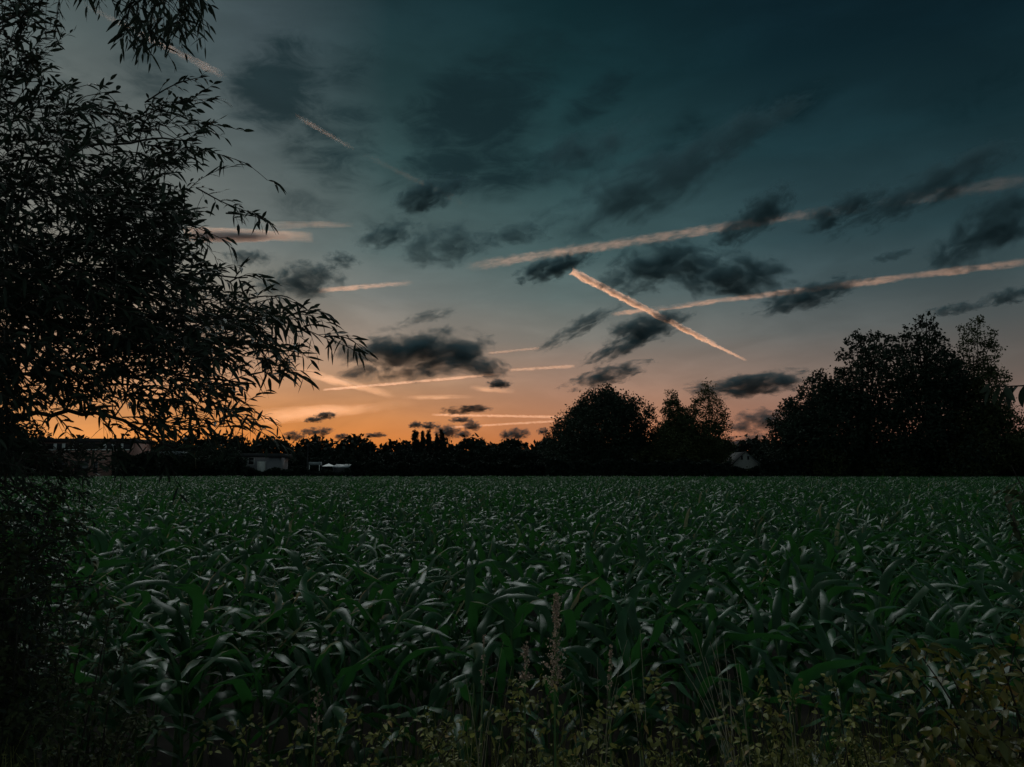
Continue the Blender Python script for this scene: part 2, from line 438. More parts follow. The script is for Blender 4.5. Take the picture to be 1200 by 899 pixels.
iout = lambda n: [s for s in n.outputs if s.type == 'INT'][0]
ng.links.new(gi.outputs[0], ip.inputs['Points']); ng.links.new(ci.outputs[0], ip.inputs['Instance'])
ip.inputs['Pick Instance'].default_value = True
ng.links.new(iout(ri), ip.inputs['Instance Index'])
ng.links.new(iout(rr), mm_.inputs[0]); ng.links.new(mm_.outputs[0], cx.inputs[2]); ng.links.new(cx.outputs[0], ip.inputs['Rotation'])
rs = ng.nodes.new('FunctionNodeRandomValue'); rs.data_type = 'FLOAT'
fin = [q_ for q_ in rs.inputs if q_.type == 'VALUE']; fin[0].default_value = .93; fin[1].default_value = 1.09
c3_ = ng.nodes.new('ShaderNodeCombineXYZ'); c3_.inputs[0].default_value = 1; c3_.inputs[1].default_value = 1
ng.links.new([q_ for q_ in rs.outputs if q_.type == 'VALUE'][0], c3_.inputs[2]); ng.links.new(c3_.outputs[0], ip.inputs['Scale'])
ng.links.new(ip.outputs[0], go.inputs[0])
md = fo.modifiers.new('scatter', 'NODES'); md.node_group = ng

# ------------------------------------------------------------------ trees in the middle distance
def tree(name, clumps, D, label, cat='tree', group=None, dens=1., leaf=.22, mat='dark_leaf', trunk_px=None, base_y=None, depth=1., tr=.22, fill=.35):
    """clumps: (px, py, r px) of leaf masses seen from here; depth spread gives the crown its volume"""
    D0 = D; D = 150 + (D0 - 84) * .62 if D0 < 160 else D0 * 1.2
    S = D / D0; k = D / F; leaf = leaf * S; tr = tr * S
    cs = []
    for (px, py, r) in clumps:
        c = at(px, py + r * .12, D); rad = r * k * 1.13
        cs.append((np.array(c) + np.array([0, rng.normal(0, rad * .5) * depth, 0]), rad))
        if r * k > 1.4 * S:      # the same mass also in front and behind
            cs.append((np.array(c) + np.array([rng.normal(0, rad * .3), rad * .8 * depth, -rad * .25]), rad * .8))
            cs.append((np.array(c) + np.array([rng.normal(0, rad * .3), -rad * .8 * depth, -rad * .25]), rad * .8))
    cx_ = trunk_px if trunk_px is not None else sum(c[0] * c[2] for c in clumps) / sum(c[2] for c in clumps)
    base = at(cx_, 553, D); base.z = 0
    root = empty(name, base, label, cat, group)
    tb = MB(); topz = max(c[0][2] for c in cs)
    bx, by = base.x, base.y
    jp = [(bx, by, 0), (bx + .1, by, topz * .25), (bx - .15, by + .1, topz * .5), (bx + .1, by, topz * .8)]
    tb.tube(jp, [tr, tr * .8, tr * .5, tr * .15], 8)
    for c, rad in cs:
        z0 = max(min(c[2] - rad * .8, topz * .6) * rng.uniform(.45, .8), .3)
        a = np.array([bx, by, z0]); mid = (a + c) / 2 + np.array([0, 0, -rad * .2])
        tb.tube([a, mid, c, c + np.array([0, 0, rad * .6])], [tr * .35, tr * .22, tr * .1, .01], 5)
    tb.build('trunk', M['bark'], root)
    cb = MB()
    for c, rad in cs:
        # sub-clumps scattered round the mass, leaves round each sub-clump
        ns = max(5, int((rad / S) ** 2 * 9 * dens)); ns = min(ns, 260)
        d = unit(rng.normal(0, 1, (ns, 3))); rr_ = rad * rng.uniform(.25, 1.0, ns) ** fill
        sub = c + d * rr_[:, None] * np.array([1, 1, .95])
        sub[:, 2] = np.maximum(sub[:, 2], .4)
        nl = int(15 * dens) + 5
        sr = rad * .16 + .28 * S
        p = np.repeat(sub, nl, 0) + rng.normal(0, sr * .55, (ns * nl, 3))
        p[:, 2] = np.maximum(p[:, 2], .15)
        diamonds(cb, p, rng.uniform(.6, 1.2, len(p)) * leaf)
        # twigs that stick out of the outline
        nt_ = max(3, int(6 * rad / S))
        dd = unit(rng.normal(0, 1, (nt_, 3)) + np.array([0, 0, .5])); st = c + dd * rad * .85
        for q in range(nt_):
            Lq = rng.uniform(.4, 1.0) * min(rad * .4, 1.1 * S); ts = rng.uniform(0, 1, 9)
            diamonds(cb, st[q] + dd[q] * (Lq * ts)[:, None] + rng.normal(0, .09 * S, (9, 3)), leaf * rng.uniform(.6, 1., 9))
    cb.build('crown', M[mat], root)
    return root

tree('broadleaf_tree', [(702,482,26),(672,505,24),(735,492,26),(712,466,13),(692,474,14),(729,476,14),(655,530,18),(752,520,20),(700,520,40),(735,535,28),(668,538,20),(711,458,7),(742,482,8),(680,488,12),(752,500,9)],
     118, 'big round broadleaf tree standing alone at the far edge of the corn', dens=1.0, tr=.4)
tree('broadleaf_tree', [(788,466,8),(790,478,11),(794,492,14),(804,504,15),(782,506,13),(796,524,24),(806,486,9),(776,522,16),(812,520,14)], 108, 'slender dark tree beside the taller airy one with bright gaps', dens=1.6, tr=.2, mat='dark_leaf2', leaf=.17)
tree('broadleaf_tree', [(830,456,8),(826,466,9),(835,474,11),(822,482,10),(842,486,11),(848,499,10),(832,499,13),(819,502,10),(846,514,11),(828,520,15),(838,532,17),(851,525,8),(815,470,6),(818,530,14)], 106, 'airy tree with small leaves and bright gaps, taller of a pair', dens=1.3, tr=.18, mat='dark_leaf2', leaf=.15, fill=.6)
tree('broadleaf_tree', [(772,497,5),(771,508,9),(774,524,14)], 112, 'small narrow tree between the big round tree and the slender pair', dens=.9, leaf=.16)
tree('broadleaf_tree', [(902,496,6),(906,508,9),(898,520,9),(916,516,13),(912,534,18),(926,500,8)], 96, 'low loose tree leaning out beside the pale gabled house', dens=.7, leaf=.16, fill=.5)
tree('broadleaf_tree', [(928,478,11),(944,458,12),(962,444,11),(950,478,22),(968,500,36),(985,470,26),(938,512,26),(922,500,16),(935,495,16),(974,460,18)], 92, 'broad dark tree sloping down at the edge of the tall clump', dens=.85, tr=.35)
tree('broadleaf_tree', [(1013,392,9),(1004,404,12),(995,418,12),(1030,398,9),(1024,412,16),(1042,405,10),(1012,435,26),(1035,455,36),(1000,475,34),(1020,515,38),(985,440,10)], 90, 'tall dark tree with a pointed tuft in the middle of the clump', dens=.72, tr=.45)
tree('broadleaf_tree', [(1082,375,8),(1074,386,11),(1092,388,11),(1066,398,11),(1102,400,10),(1085,408,20),(1080,436,30),(1098,450,28),(1070,480,38),(1085,520,40),(1112,425,13),(1118,450,18),(1120,480,24),(1122,515,28)], 88, 'tallest dark tree of the clump at the side of the field', dens=.72, tr=.45, mat='dark_leaf')
tree('broadleaf_tree', [(1143,377,6),(1138,387,9),(1147,396,10),(1135,404,10),(1149,413,12),(1138,425,14),(1156,428,13),(1168,442,12),(1150,448,18),(1130,455,16),(1142,472,24),(1166,480,20),(1178,502,17),(1160,516,28),(1140,525,30),(1188,520,12),(1128,490,20)], 84, 'feathery lighter tree standing last in the tall clump', dens=1.2, tr=.22, leaf=.16, mat='dark_leaf2', fill=.5)
tree('broadleaf_tree', [(1196,535,16),(1222,525,26),(1260,510,40)], 86, 'low dark tree at the edge beyond the feathery one', dens=.9)
SHR = [((662,540,12),(655,548,10), 112,'rounded bush at the foot of the big round tree'),
       ((705,543,12),(718,549,9), 108,'olive bush in front of the big round tree'),
       ((752,542,14),(740,549,9), 104,'olive bush filling the gap beside the big round tree'),
       ((806,540,13),(818,547,10), 100,'olive bush below the slender pair of trees'),
       ((836,548,9),(848,552,6), 100,'low bush before the pale gabled house'),
       ((876,554,5),(893,552,6), 98,'lowest dark bush under the pale gabled house'),
       ((965,535,22),(950,545,14), 86,'pale leafy bush against the dark clump'),
       ((1045,540,20),(1020,545,16), 84,'dark bush in front of the tallest trees'),
       ((1120,540,20),(1150,545,14), 80,'dark bush below the feathery tree')]
for a, b, D, lb in SHR:
    tree('bush', [a, b], D, lb, 'bush', 'bushes along the far edge of the field', dens=1.0, leaf=.13, mat='dark_leaf2', tr=.06)
# far line of trees, one by one, each pixel-high crown where the photo shows it
FAR = [(296,533,10),(312,534,9),(330,530,9),(345,533,8),(352,529,6),(372,533,9),(388,536,7),(398,530,8),(411,532,8),(419,523,7),(426,530,9),(440,529,8),(452,526,9),(464,528,9),(474,524,8),
       (484,527,10),(499,526,10),(514,524,9),(528,525,9),(541,524,8),(553,523,6),(562,527,9),(575,524,8),(586,521,9),(598,527,8),(607,523,7),(618,523,8),(629,525,8),(640,528,9),(652,530,9)]
shape = ['rounded', 'low rounded', 'pointed', 'broad', 'ragged', 'domed']
def where(x):
    if x < 345: return 'beside the willow tips'
    if x < 408: return 'behind the tents'
    if x < 478: return 'between the tents and the poplars'
    if x < 522: return 'at the feet of the poplars'
    if x < 575: return 'just past the poplars'
    return 'near the big round tree'
ords = ['first', 'second', 'third', 'fourth', 'fifth', 'sixth', 'seventh', 'eighth', 'ninth']
seen_w = {}
for i, (x, y, r) in enumerate(FAR):
    y += 5.5
    wq = where(x); k = seen_w.get(wq, 0); seen_w[wq] = k + 1
    D = 215 + rng.uniform(-12, 12)
    h = 553 - y
    cl = [(x, y + r * .5, r * .62), (x - r * .5, y + r * .95, r * .6), (x + r * .5, y + r * .95, r * .6), (x, y + r * 1.7, r * .95), (x + r * .3, 546, r * .9), (x - r * .4, 545, r * .9)]
    tree('broadleaf_tree', cl, D, f'{ords[k]} {shape[i % 6]} dark tree from the willow side {wq}', 'tree', 'trees of the far line across the field', dens=.5, leaf=.5, mat='far_leaf', tr=.2)
POP = [(487,505,4.6,'tallest and widest poplar of the five'),(495,507,2.2,'thinnest poplar, next to the widest one'),(502,505,3.2,'middle poplar of the five in the far line'),(512,510,2.6,'shortest poplar of the five in the far line'),(517.5,505,3.4,'last slim poplar, farthest from the willow')]
for x, y, r, lb in POP:
    cl = []
    yy_ = y + r * .7 - 2
    while yy_ < 528: cl.append((x + rng.normal(0, .2), yy_, r * (.5 if yy_ < y + 4 else .72))); yy_ += r * .8
    tree('poplar_tree', cl, 232, lb, 'poplar', 'poplars in the far line of trees', dens=2.4, leaf=.17, mat='far_leaf', tr=.15)
# darker trees between the buildings, behind the willow
for x, y, r, D, lb in ((186,528,13,120,'dark tree beside the brick school behind the willow'),(212,530,14,118,'rounded dark tree hiding the pale shed'),(240,528,13,125,'dark tree between the brick school and the long low roof'),
                       (266,531,13,120,'dark tree before the end of the long low roof'),(30,515,26,95,'dark tree before the brick school seen through the willow'),(-20,500,40,80,'tall dark tree at the edge behind the willow')):
    tree('broadleaf_tree', [(x,y,r*.7),(x-r*.6,y+r*.7,r*.8),(x+r*.6,y+r*.7,r*.8),(x,546,r),(x+r*.8,548,r*.7),(x-r*.8,548,r*.7)], D, lb, dens=.7, leaf=.24)
tree('far_woodland', [(-90 + i * 46, 541 - (i % 3) * 1.5, 26) for i in range(32)], 250, 'dark band of far woodland behind all the nearer trees', 'woodland', dens=.35, leaf=1.0, mat='far_leaf')['kind'] = 'stuff'

hd = MB()
for (xa, xb, ya, D_) in ((640,855,541,151.5),(855,892,550,160),(892,1290,537,151.5),(408,660,543,190),(178,284,541,175),(284,362,550,178),(362,410,551.5,180),(-120,58,540,152.5),(132,186,531,152.5),(58,84,549,152.8)):
    n_ = int((xb - xa) * 90); pxs = rng.uniform(xa, xb, n_)
    for_h = ya + 2.2 * np.sin(pxs * .21) + 1.6 * np.sin(pxs * .083 + 1)
    pys = 563 - (563 - for_h) * rng.uniform(0, 1, n_) ** .8
    Ds = D_ + rng.uniform(-1.5, 1.5, n_)
    diamonds(hd, np.array([tuple(at(a_, b_, c_)) for a_, b_, c_ in zip(pxs, pys, Ds)]), rng.uniform(.25, .5, n_), .7)
tag(hd.build('undergrowth_hedge', M['far_leaf']), 'dark undergrowth filling the foot of the trees beyond the corn', 'undergrowth', kind='stuff')

# ------------------------------------------------------------------ buildings
def P(px, py, D): return at(px, py, D)
def windowset(parent, rects, y, frame_m='white', pane_m='glass', fr=.07):
    for (x0, x1, z0, z1) in rects:
        f = MB()
        f.box(x0, x1, y - .10, y - .02, z0, z0 + fr); f.box(x0, x1, y - .10, y - .02, z1 - fr, z1)
        f.box(x0, x0 + fr, y - .10, y - .02, z0 + fr, z1 - fr); f.box(x1 - fr, x1, y - .10, y - .02, z0 + fr, z1 - fr)
        wi = f.build('window', M[frame_m], parent, False)
        g = MB(); g.box(x0 + fr, x1 - fr, y - .06, y - .03, z0 + fr, z1 - fr)
        g.build_part('pane', M[pane_m], wi)
D = 156; k = D / F
X = lambda px, D=D: (px - 600) / F * D / math.cos(PITCH) * 1.0
def XX(px, D): return at(px, 540, D).x
def ZZ(py, D): return at(200, py, D).z
b = empty('brick_school', (XX(110, D), D, 0), 'long red brick school with white framed upper windows seen through the willow', 'building')
x0, x1 = XX(30, D), XX(152, D); zt = ZZ(519, D)
q = MB(); q.box(x0, x1, D, D + 9, 0, zt); wall = q.build('wall', M['brick'], b, False)
q = MB(); q.box(x0 - .4, x1 + .4, D - .5, D + 9.4, zt + .003, ZZ(514, D)); q.build('roof', M['roof'], b, False)
q = MB(); q.box(x0, x1, D - .12, D - .004, ZZ(527.6, D), ZZ(526.6, D)); q.build('sill_band', M['white'], b, False)
q = MB(); q.box(x0, x1, D - .06, D - .004, ZZ(526.5, D), ZZ(519.4, D)); q.build('window_band', M['roof'], b, False)
windowset(b, [(XX(p, D), XX(p + 3.6, D), ZZ(526.2, D), ZZ(519.8, D)) for p in (62, 72, 82, 92, 120.5, 130.3, 140.2)], D - .06, 'white', 'canvas_and_glare', .09)  # upper panes: pale reflection put into a plain white base colour
windowset(b, [(XX(64, D), XX(80, D), ZZ(552, D), ZZ(542, D)), (XX(88, D), XX(104, D), ZZ(557, D), ZZ(540, D)), (XX(110, D), XX(115, D), ZZ(555, D), ZZ(541, D)), (XX(122, D), XX(127, D), ZZ(552, D), ZZ(546, D))], D, 'metal', 'glass', .08)
q = MB(); q.box(XX(60, D), XX(104, D), D - .9, D - .004, .9, 1.15); q.build('ledge', M['render'], b, False)
D = 170
b = empty('storage_shed', (XX(190, D), D, 0), 'pale grey shed with a flat metal roof next to the brick school', 'shed')
q = MB(); q.box(XX(176, D), XX(206, D), D, D + 6, 0, ZZ(533, D)); q.build('wall', M['roof'], b, False)
q = MB(); q.box(XX(174, D), XX(208, D), D - .4, D + 6.3, ZZ(533, D) + .003, ZZ(529, D)); q.build('roof', M['greyroof'], b, False)
windowset(b, [(XX(182, D), XX(190, D), ZZ(546, D), ZZ(538, D))], D, 'metal', 'glass')
D = 182
b = empty('low_house', (XX(290, D), D, 0), 'low house with a long dark roof and grey gable past the willow', 'house')
q = MB(); q.box(XX(282, D), XX(326, D), D, D + 8, 0, ZZ(536, D)); q.build('wall', M['metal'], b, False)
q = MB(); q.box(XX(270, D), XX(330, D), D - .6, D + 8.6, ZZ(536, D) + .003, ZZ(531.5, D)); q.build('roof', M['roof'], b, False)
windowset(b, [(XX(291, D), XX(298, D), ZZ(545, D), ZZ(533.9, D) - .5)], D, 'white', 'glass')
q = MB(); q.box(XX(304, D), XX(312, D), D - 1.5, D - .004, 0, ZZ(541, D)); q.build('porch', M['render'], b, False)
D = 184
for px, lb in ((384, 'white peaked garden tent in front of the far trees'),):
    b = empty('garden_tent', (XX(px, D), D, 0), lb, 'tent')
    a0, a1 = XX(px - 7, D), XX(px + 7, D); zc, zp = ZZ(546.5, D), ZZ(543.2, D); cxx = (a0 + a1) / 2
    q = MB(); q.add([(a0, D, zc), (a1, D, zc), (a1, D + 2.4, zc), (a0, D + 2.4, zc), (cxx, D + 1.2, zp), (cxx, D + 1.2, zp)],
                    [(0, 1, 4, 5), (1, 2, 4, 5), (2, 3, 4, 5), (3, 0, 4, 5)]); q.build('canopy', M['canvas_and_glare'], b, False)
    for xx in (a0 + .05, a1 - .05):
        for yy_ in (D + .05, D + 2.35):
            q = MB(); q.tube([(xx, yy_, 0), (xx, yy_, zc)], .04, 6); q.build('leg', M['metal'], b)
b = empty('summer_house', (XX(400, D), D, 0), 'small pale summer house with a sloping roof beside the white tent', 'garden house')
q = MB(); q.box(XX(391, D), XX(408, D), D, D + 3, 0, ZZ(548, D)); q.build('wall', M['roof'], b, False)
q = MB(); zt_ = ZZ(548, D); q.add([(XX(390, D), D - .3, zt_ + .01), (XX(409, D), D - .3, zt_ + .01), (XX(409, D), D + 3.2, zt_ + .7), (XX(390, D), D + 3.2, zt_ + .7),
     (XX(390, D), D - .3, zt_ + .12), (XX(409, D), D - .3, zt_ + .12), (XX(409, D), D + 3.2, zt_ + .82), (XX(390, D), D + 3.2, zt_ + .82)],
     [(0,3,2,1),(4,5,6,7),(0,1,5,4),(1,2,6,5),(2,3,7,6),(3,0,4,7)]); q.build('roof', M['greyroof'], b, False)
b = empty('garden_shelter', (XX(367, D), D, 0), 'open grey shelter on a pale post nearest the willow side of the tents', 'shelter')
q = MB(); q.box(XX(362, D), XX(375, D), D, D + 2, ZZ(545, D), ZZ(541.5, D)); q.build('roof', M['greyroof'], b, False)
for p in (362.6, 374.4):
    q = MB(); q.tube([(XX(p, D), D + .1, 0), (XX(p, D), D + .1, ZZ(545, D))], .09, 6); q.build('post', M['white'], b)
D = 235
b = empty('radio_mast', (XX(360.5, D), D, 0), 'thin dark mast sticking up above the far trees', 'mast')
q = MB(); q.tube([(XX(360.5, D), D, 0), (XX(360.5, D), D, ZZ(519, D))], [.28, .12], 6); q.build('pole', M['roof'], b)
q = MB(); q.tube([(XX(360.5, D), D, ZZ(523.5, D)), (XX(360.5, D), D, ZZ(520.6, D))], .42, 8); q.build('antenna', M['roof'], b)
# pale gabled house
D = 168
hx0, hx1 = XX(860, D), XX(888, D); ze, za = ZZ(543.5, D), ZZ(530.5, D); hc = XX(873, D)
b = empty('gabled_house', (hc, D, 0), 'pale gabled house with two dark attic windows between the trees', 'house')
q = MB(); q.add([(hx0, D, 0), (hx1, D, 0), (hx1, D, ze), (hx0, D, ze), (hc - .3, D, za), (hc + .3, D, za),
                 (hx0, D + 9, 0), (hx1, D + 9, 0), (hx1, D + 9, ze), (hx0, D + 9, ze), (hc - .3, D + 9, za), (hc + .3, D + 9, za)],
                [(0,1,2,3),(3,2,5,4),(6,9,8,7),(9,10,11,8),(0,3,9,6),(1,7,8,2)]); q.build('wall', M['render'], b, False)
def slab(p, qn, y0, y1, t):
    mb_ = MB(); (xa, zA), (xb, zB) = p, qn
    mb_.add([(xa, y0, zA + .02), (xb, y0, zB + .02), (xb, y1, zB + .02), (xa, y1, zA + .02), (xa, y0, zA + t), (xb, y0, zB + t), (xb, y1, zB + t), (xa, y1, zA + t)],
            [(0,3,2,1),(4,5,6,7),(0,1,5,4),(1,2,6,5),(2,3,7,6),(3,0,4,7)]); return mb_
slab((hx0 - .5, ze - .35), (hc, za), D - .35, D + 9.4, .22).build('roof', M['roof'], b, False)
slab((hc, za), (hx1 + .6, ze - .35), D - .35, D + 9.4, .22).build('roof', M['greyroof'], b, False)  # this slope is paler: its highlight is put into the roof colour
windowset(b, [(XX(868.2, D), XX(870.6, D), ZZ(539, D), ZZ(534.5, D)), (XX(875.6, D), XX(878, D), ZZ(539, D), ZZ(534.5, D))], D, 'metal', 'glass')

# ------------------------------------------------------------------ foreground foliage
def twig(lmb, tmb, p0, d, L_, leafL, leafW, gap, droop=.35, prof='lance', spread=42, r0=.004, segs=4, jitter=.25, tuft=True):
    """a curved twig from p0 along d with alternate leaves"""
    p0 = np.array(p0, float); d = unit(np.array(d, float)); n = 8
    s = np.linspace(0, 1, n + 1)
    bend = rng.normal(0, .12, 3)
    pts_ = p0 + d * (L_ * s)[:, None] + (bend * L_)[None] * (s ** 2)[:, None]; pts_[:, 2] -= droop * L_ * s ** 2
    tmb.tube(pts_, np.linspace(r0, r0 * .3, n + 1), 4)
    m_ = max(3, int(L_ / gap)); t = np.linspace(.06, 1., m_)
    bp = np.stack([np.interp(t, s, pts_[:, i]) for i in range(3)], 1)
    tan = unit(np.stack([np.interp(t, s, np.gradient(pts_[:, i])) for i in range(3)], 1))
    up = unit(np.array([rng.normal(0, .5), -.4 + rng.normal(0, .5), 1.]))
    sd_ = unit(np.cross(tan, up)); sg = np.where(np.arange(m_) % 2, 1., -1.)[:, None]
    a = np.radians(rng.normal(spread, 9, m_))[:, None]; a = np.where((t > .97)[:, None], a * .15, a)
    ld = tan * np.cos(a) + sd_ * sg * np.sin(a) + rng.normal(0, jitter, (m_, 3))
    Ls = leafL * rng.uniform(.7, 1.1, m_) * (.6 + .4 * np.sin(np.pi * np.clip(t * .9 + .1, 0, 1)))
    leaves(lmb, bp, ld, Ls, leafW * rng.uniform(.8, 1.15, m_), rng.uniform(.05, .45, m_), prof, segs, .3)
    return pts_

def inside(poly, x, y):
    c = False; j = len(poly) - 1
    for i in range(len(poly)):
        xi, yi = poly[i]; xj, yj = poly[j]
        if (yi > y) != (yj > y) and x < (xj - xi) * (y - yi) / (yj - yi) + xi: c = not c
        j = i
    return c

# --- the willow
WD = 4.3
trunk_base = at(-150, 553, WD + .6); trunk_base.z = gz(trunk_base.x, WD + .6)
wil = empty('willow_tree', trunk_base, 'large overhanging willow with long narrow leaves, dark against the sunset', 'tree')
wl, wt = MB(), MB()
nodes = []     # skeleton nodes: position, radius
def limb(pl, r0, r1, n=14):
    pts_ = np.array([np.array(at(px, py, d_)) for px, py, d_ in pl])
    t = np.linspace(0, 1, n); s0 = np.linspace(0, 1, len(pts_))
    q_ = np.stack([np.interp(t, s0, pts_[:, i]) for i in range(3)], 1)
    k_ = np.array([.25, .5, .25])
    for _ in range(2): q_[1:-1] = k_[0] * q_[:-2] + k_[1] * q_[1:-1] + k_[2] * q_[2:]
    q_ += np.concatenate([np.zeros((1, 3)), rng.normal(0, .012, (n - 2, 3)), np.zeros((1, 3))])
    rr_ = np.linspace(r0, r1, n)
    wt.tube(q_, rr_, 6)
    for p, r in zip(q_, rr_): nodes.append((p, r))
trk = MB()
tp = [trunk_base, at(-145, 400, WD + .5), at(-120, 250, WD + .4), at(-110, 60, WD + .3), at(-100, -200, WD + .2)]
trk.tube(tp, [.17, .15, .12, .09, .05], 12); trk.build('trunk', M['bark'], wil)
for p_ in tp: nodes.append((np.array(p_), .06))
limb([(-145,430,4.8),(-60,400,4.5),(60,385,4.3),(180,375,4.2),(270,372,4.1),(335,378,4.0)], .018, .005, 22)
limb([(-140,330,4.8),(-40,300,4.6),(80,280,4.4),(170,270,4.3),(235,250,4.1)], .016, .004, 18)
limb([(-125,230,4.7),(-40,200,4.5),(60,180,4.4),(150,165,4.2),(230,165,4.0)], .014, .004, 18)
limb([(-145,470,4.6),(-60,500,4.4),(20,492,4.3),(48,483,4.2),(110,481,4.2),(160,500,4.1),(205,525,4.0)], .020, .007, 20)
limb([(-118,120,4.7),(-60,70,4.5),(0,30,4.4),(50,0,4.3)], .013, .005, 12)
limb([(-105,-120,4.6),(0,-130,4.3),(100,-120,4.0),(190,-90,3.9),(240,-60,3.8)], .013, .005, 16)
limb([(-145,420,4.6),(0,440,4.2),(120,440,4.1),(230,440,3.9),(300,450,3.9)], .013, .004, 18)
limb([(-130,280,4.9),(20,340,4.5),(130,330,4.4),(240,320,4.3),(290,325,4.2)], .013, .004, 18)
limb([(-150,500,4.5),(-80,540,4.2),(0,560,4.0),(60,600,3.9)], .013, .004, 12)
POLY = [(-60,-60),(55,-60),(60,0),(72,50),(62,80),(105,95),(128,112),(165,125),(205,112),(262,122),(255,150),(268,180),(205,196),(222,235),(240,268),(222,285),
        (255,298),(285,335),(320,352),(340,375),(352,392),(350,425),(338,445),(300,448),(302,475),(318,508),(262,515),(200,512),(168,498),(120,478),(45,476),(38,500),(40,545),(-60,560)]
POLY2 = [(95,-60),(255,-60),(238,20),(228,52),(208,55),(190,62),(170,72),(150,70),(140,50),(160,15),(125,5),(108,-5)]
def grow(poly, n, cx0, cy0, dens_fn, dz=(3.4, 5.0), Lr=(.16, .34), down=0., gap=.024, lw=(.100, .0185)):
    xs_ = [p[0] for p in poly]; ys_ = [p[1] for p in poly]; made = 0; cand = []
    while made < n:
        px, py = rng.uniform(min(xs_), max(xs_)), rng.uniform(min(ys_), max(ys_))
        if not inside(poly, px, py) or rng.random() > dens_fn(px, py): continue
        made += 1; cand.append((math.hypot(px - cx0, py - cy0), px, py))
    cand.sort()
    NP = [np.array([q_[0] for q_ in nodes])]
    pos = NP[0]; rad_ = np.array([q_[1] for q_ in nodes])
    for dd, px, py in cand:
        dpt = rng.uniform(*dz)
        tip = np.array(at(px, py, dpt))
        Lt = rng.uniform(*Lr)
        out = unit(np.array([px - cx0, 0, -(py - cy0) * .6])); out = unit(out + rng.normal(0, .5, 3) + np.array([.15, 0, .1 - down]))
        base = tip - out * Lt * .9
        i = int(np.argmin(np.linalg.norm(pos - base, axis=1)))
        a_ = pos[i]; dist = np.linalg.norm(a_ - base)
        if dist > .02:
            mid = (a_ + base) / 2 + np.array([0, 0, min(dist * .15, .06)])
            r_ = min(rad_[i] * .7, .006)
            wt.tube([a_, mid, base], [max(r_, .0026), max(r_ * .8, .0024), .0022], 4)
            if dist > .1:
                pos = np.vstack([pos, mid[None], base[None]]); rad_ = np.append(rad_, [.005, .0045])
        twig(wl, wt, base, out, Lt, lw[0], lw[1], gap, rng.uniform(-.15, .3) + down * .2, r0=.0024, spread=42, jitter=.3)
def dfun(px, py):
    if py < 110: return .36 if px < 75 else .3
    if py < 190: return .33
    if px > 130 and py > 425: return .36
    if py > 425: return .6
    if px > 250: return .6
    if py < 260: return .6 if px < 120 else .8
    return 1.
grow(POLY, 1700, -90, 330, dfun, (3.3, 5.0))
grow(POLY2, 75, 170, -250, lambda x, y: 1., (3.5, 4.2), (.14, .26), .9)
# single sprays that make the outline
def spray(pl, Ltw=.2, step=.075, leafs=(.118, .018), spread=38, tipL=.15):
    pts_ = np.array([np.array(at(px, py, d_)) for px, py, d_ in pl])
    ll = np.concatenate([[0], np.cumsum(np.linalg.norm(np.diff(pts_, axis=0), axis=1))]); n = max(6, int(ll[-1] / .05))
    t = np.linspace(0, ll[-1], n); q_ = np.stack([np.interp(t, ll, pts_[:, i]) for i in range(3)], 1)
    for _ in range(2): q_[1:-1] = .25 * q_[:-2] + .5 * q_[1:-1] + .25 * q_[2:]
    wt.tube(q_, np.linspace(.005, .0016, n), 5)
    s_ = step; side = 1
    while s_ < ll[-1] * .93:
        i = min(int(s_ / ll[-1] * (n - 1)), n - 2); tan = unit(q_[i + 1] - q_[i])
        fall = 1 - .55 * s_ / ll[-1]
        dd = unit(tan + side * np.array([tan[2] * -.55, rng.normal(0, .3), .55]) * 1.0 + rng.normal(0, .12, 3))
        twig(wl, wt, q_[i], dd, Ltw * fall * rng.uniform(.7, 1.15), leafs[0], leafs[1], .022, rng.uniform(.0, .4), r0=.002, spread=spread, jitter=.15)
        side *= -1; s_ += step * rng.uniform(.7, 1.3)
    twig(wl, wt, q_[-2], q_[-1] - q_[-2], tipL, leafs[0], leafs[1], .022, .25, r0=.0018, spread=spread, jitter=.12)
spray([(250,372,4.1),(300,372,4.0),(345,380,3.9),(385,398,3.85),(412,408,3.8)], .17, .07)
spray([(290,385,4.2),(320,365,4.1),(350,368,4.0),(368,370,4.0)], .13, .06)
spray([(230,220,4.2),(262,238,4.1),(290,248,4.0),(308,254,4.0)], .09, .05, (.10,.016), tipL=.11)
spray([(180,240,4.2),(220,262,4.1),(250,275,4.0),(268,284,4.0)], .10, .06, (.10,.016), tipL=.11)
spray([(170,170,4.1),(210,175,4.0),(250,178,4.0),(268,184,4.0)], .12, .06, (.10,.016), tipL=.11)
pl = [(262,182,4.),(290,192,3.98),(305,204,3.97),(313,211,3.96)]
wt.tube([at(*q_) for q_ in pl], [.0022, .0018, .0015, .0014], 4); twig(wl, wt, at(*pl[-1]), (.9, 0, -.1), .07, .085, .015, .011, .3, r0=.0012, spread=45, jitter=.1)
spray([(140,150,4.2),(180,130,4.1),(220,118,4.0),(255,115,4.0)], .14, .06, (.09,.014), tipL=.1)
spray([(170,120,4.1),(200,100,4.0),(225,92,4.0),(242,90,3.95)], .10, .05, (.08,.013), tipL=.06)
spray([(-40,130,4.4),(20,120,4.2),(70,108,4.1),(108,98,4.0)], .14, .06, (.1,.015))
spray([(290,350,4.0),(318,345,3.95),(340,352,3.9),(352,358,3.9)], .15, .06)
spray([(300,420,4.0),(335,430,3.9),(352,440,3.85)], .15, .06)
spray([(270,330,4.1),(285,322,4.0),(300,322,4.0)], .14, .06)
spray([(380,395,3.9),(400,392,3.85),(420,402,3.8),(424,408,3.8)], .09, .04, (.09,.016), tipL=.09)
spray([(330,375,3.95),(352,362,3.9),(372,362,3.9),(385,368,3.9)], .10, .045, (.11,.018), tipL=.1)
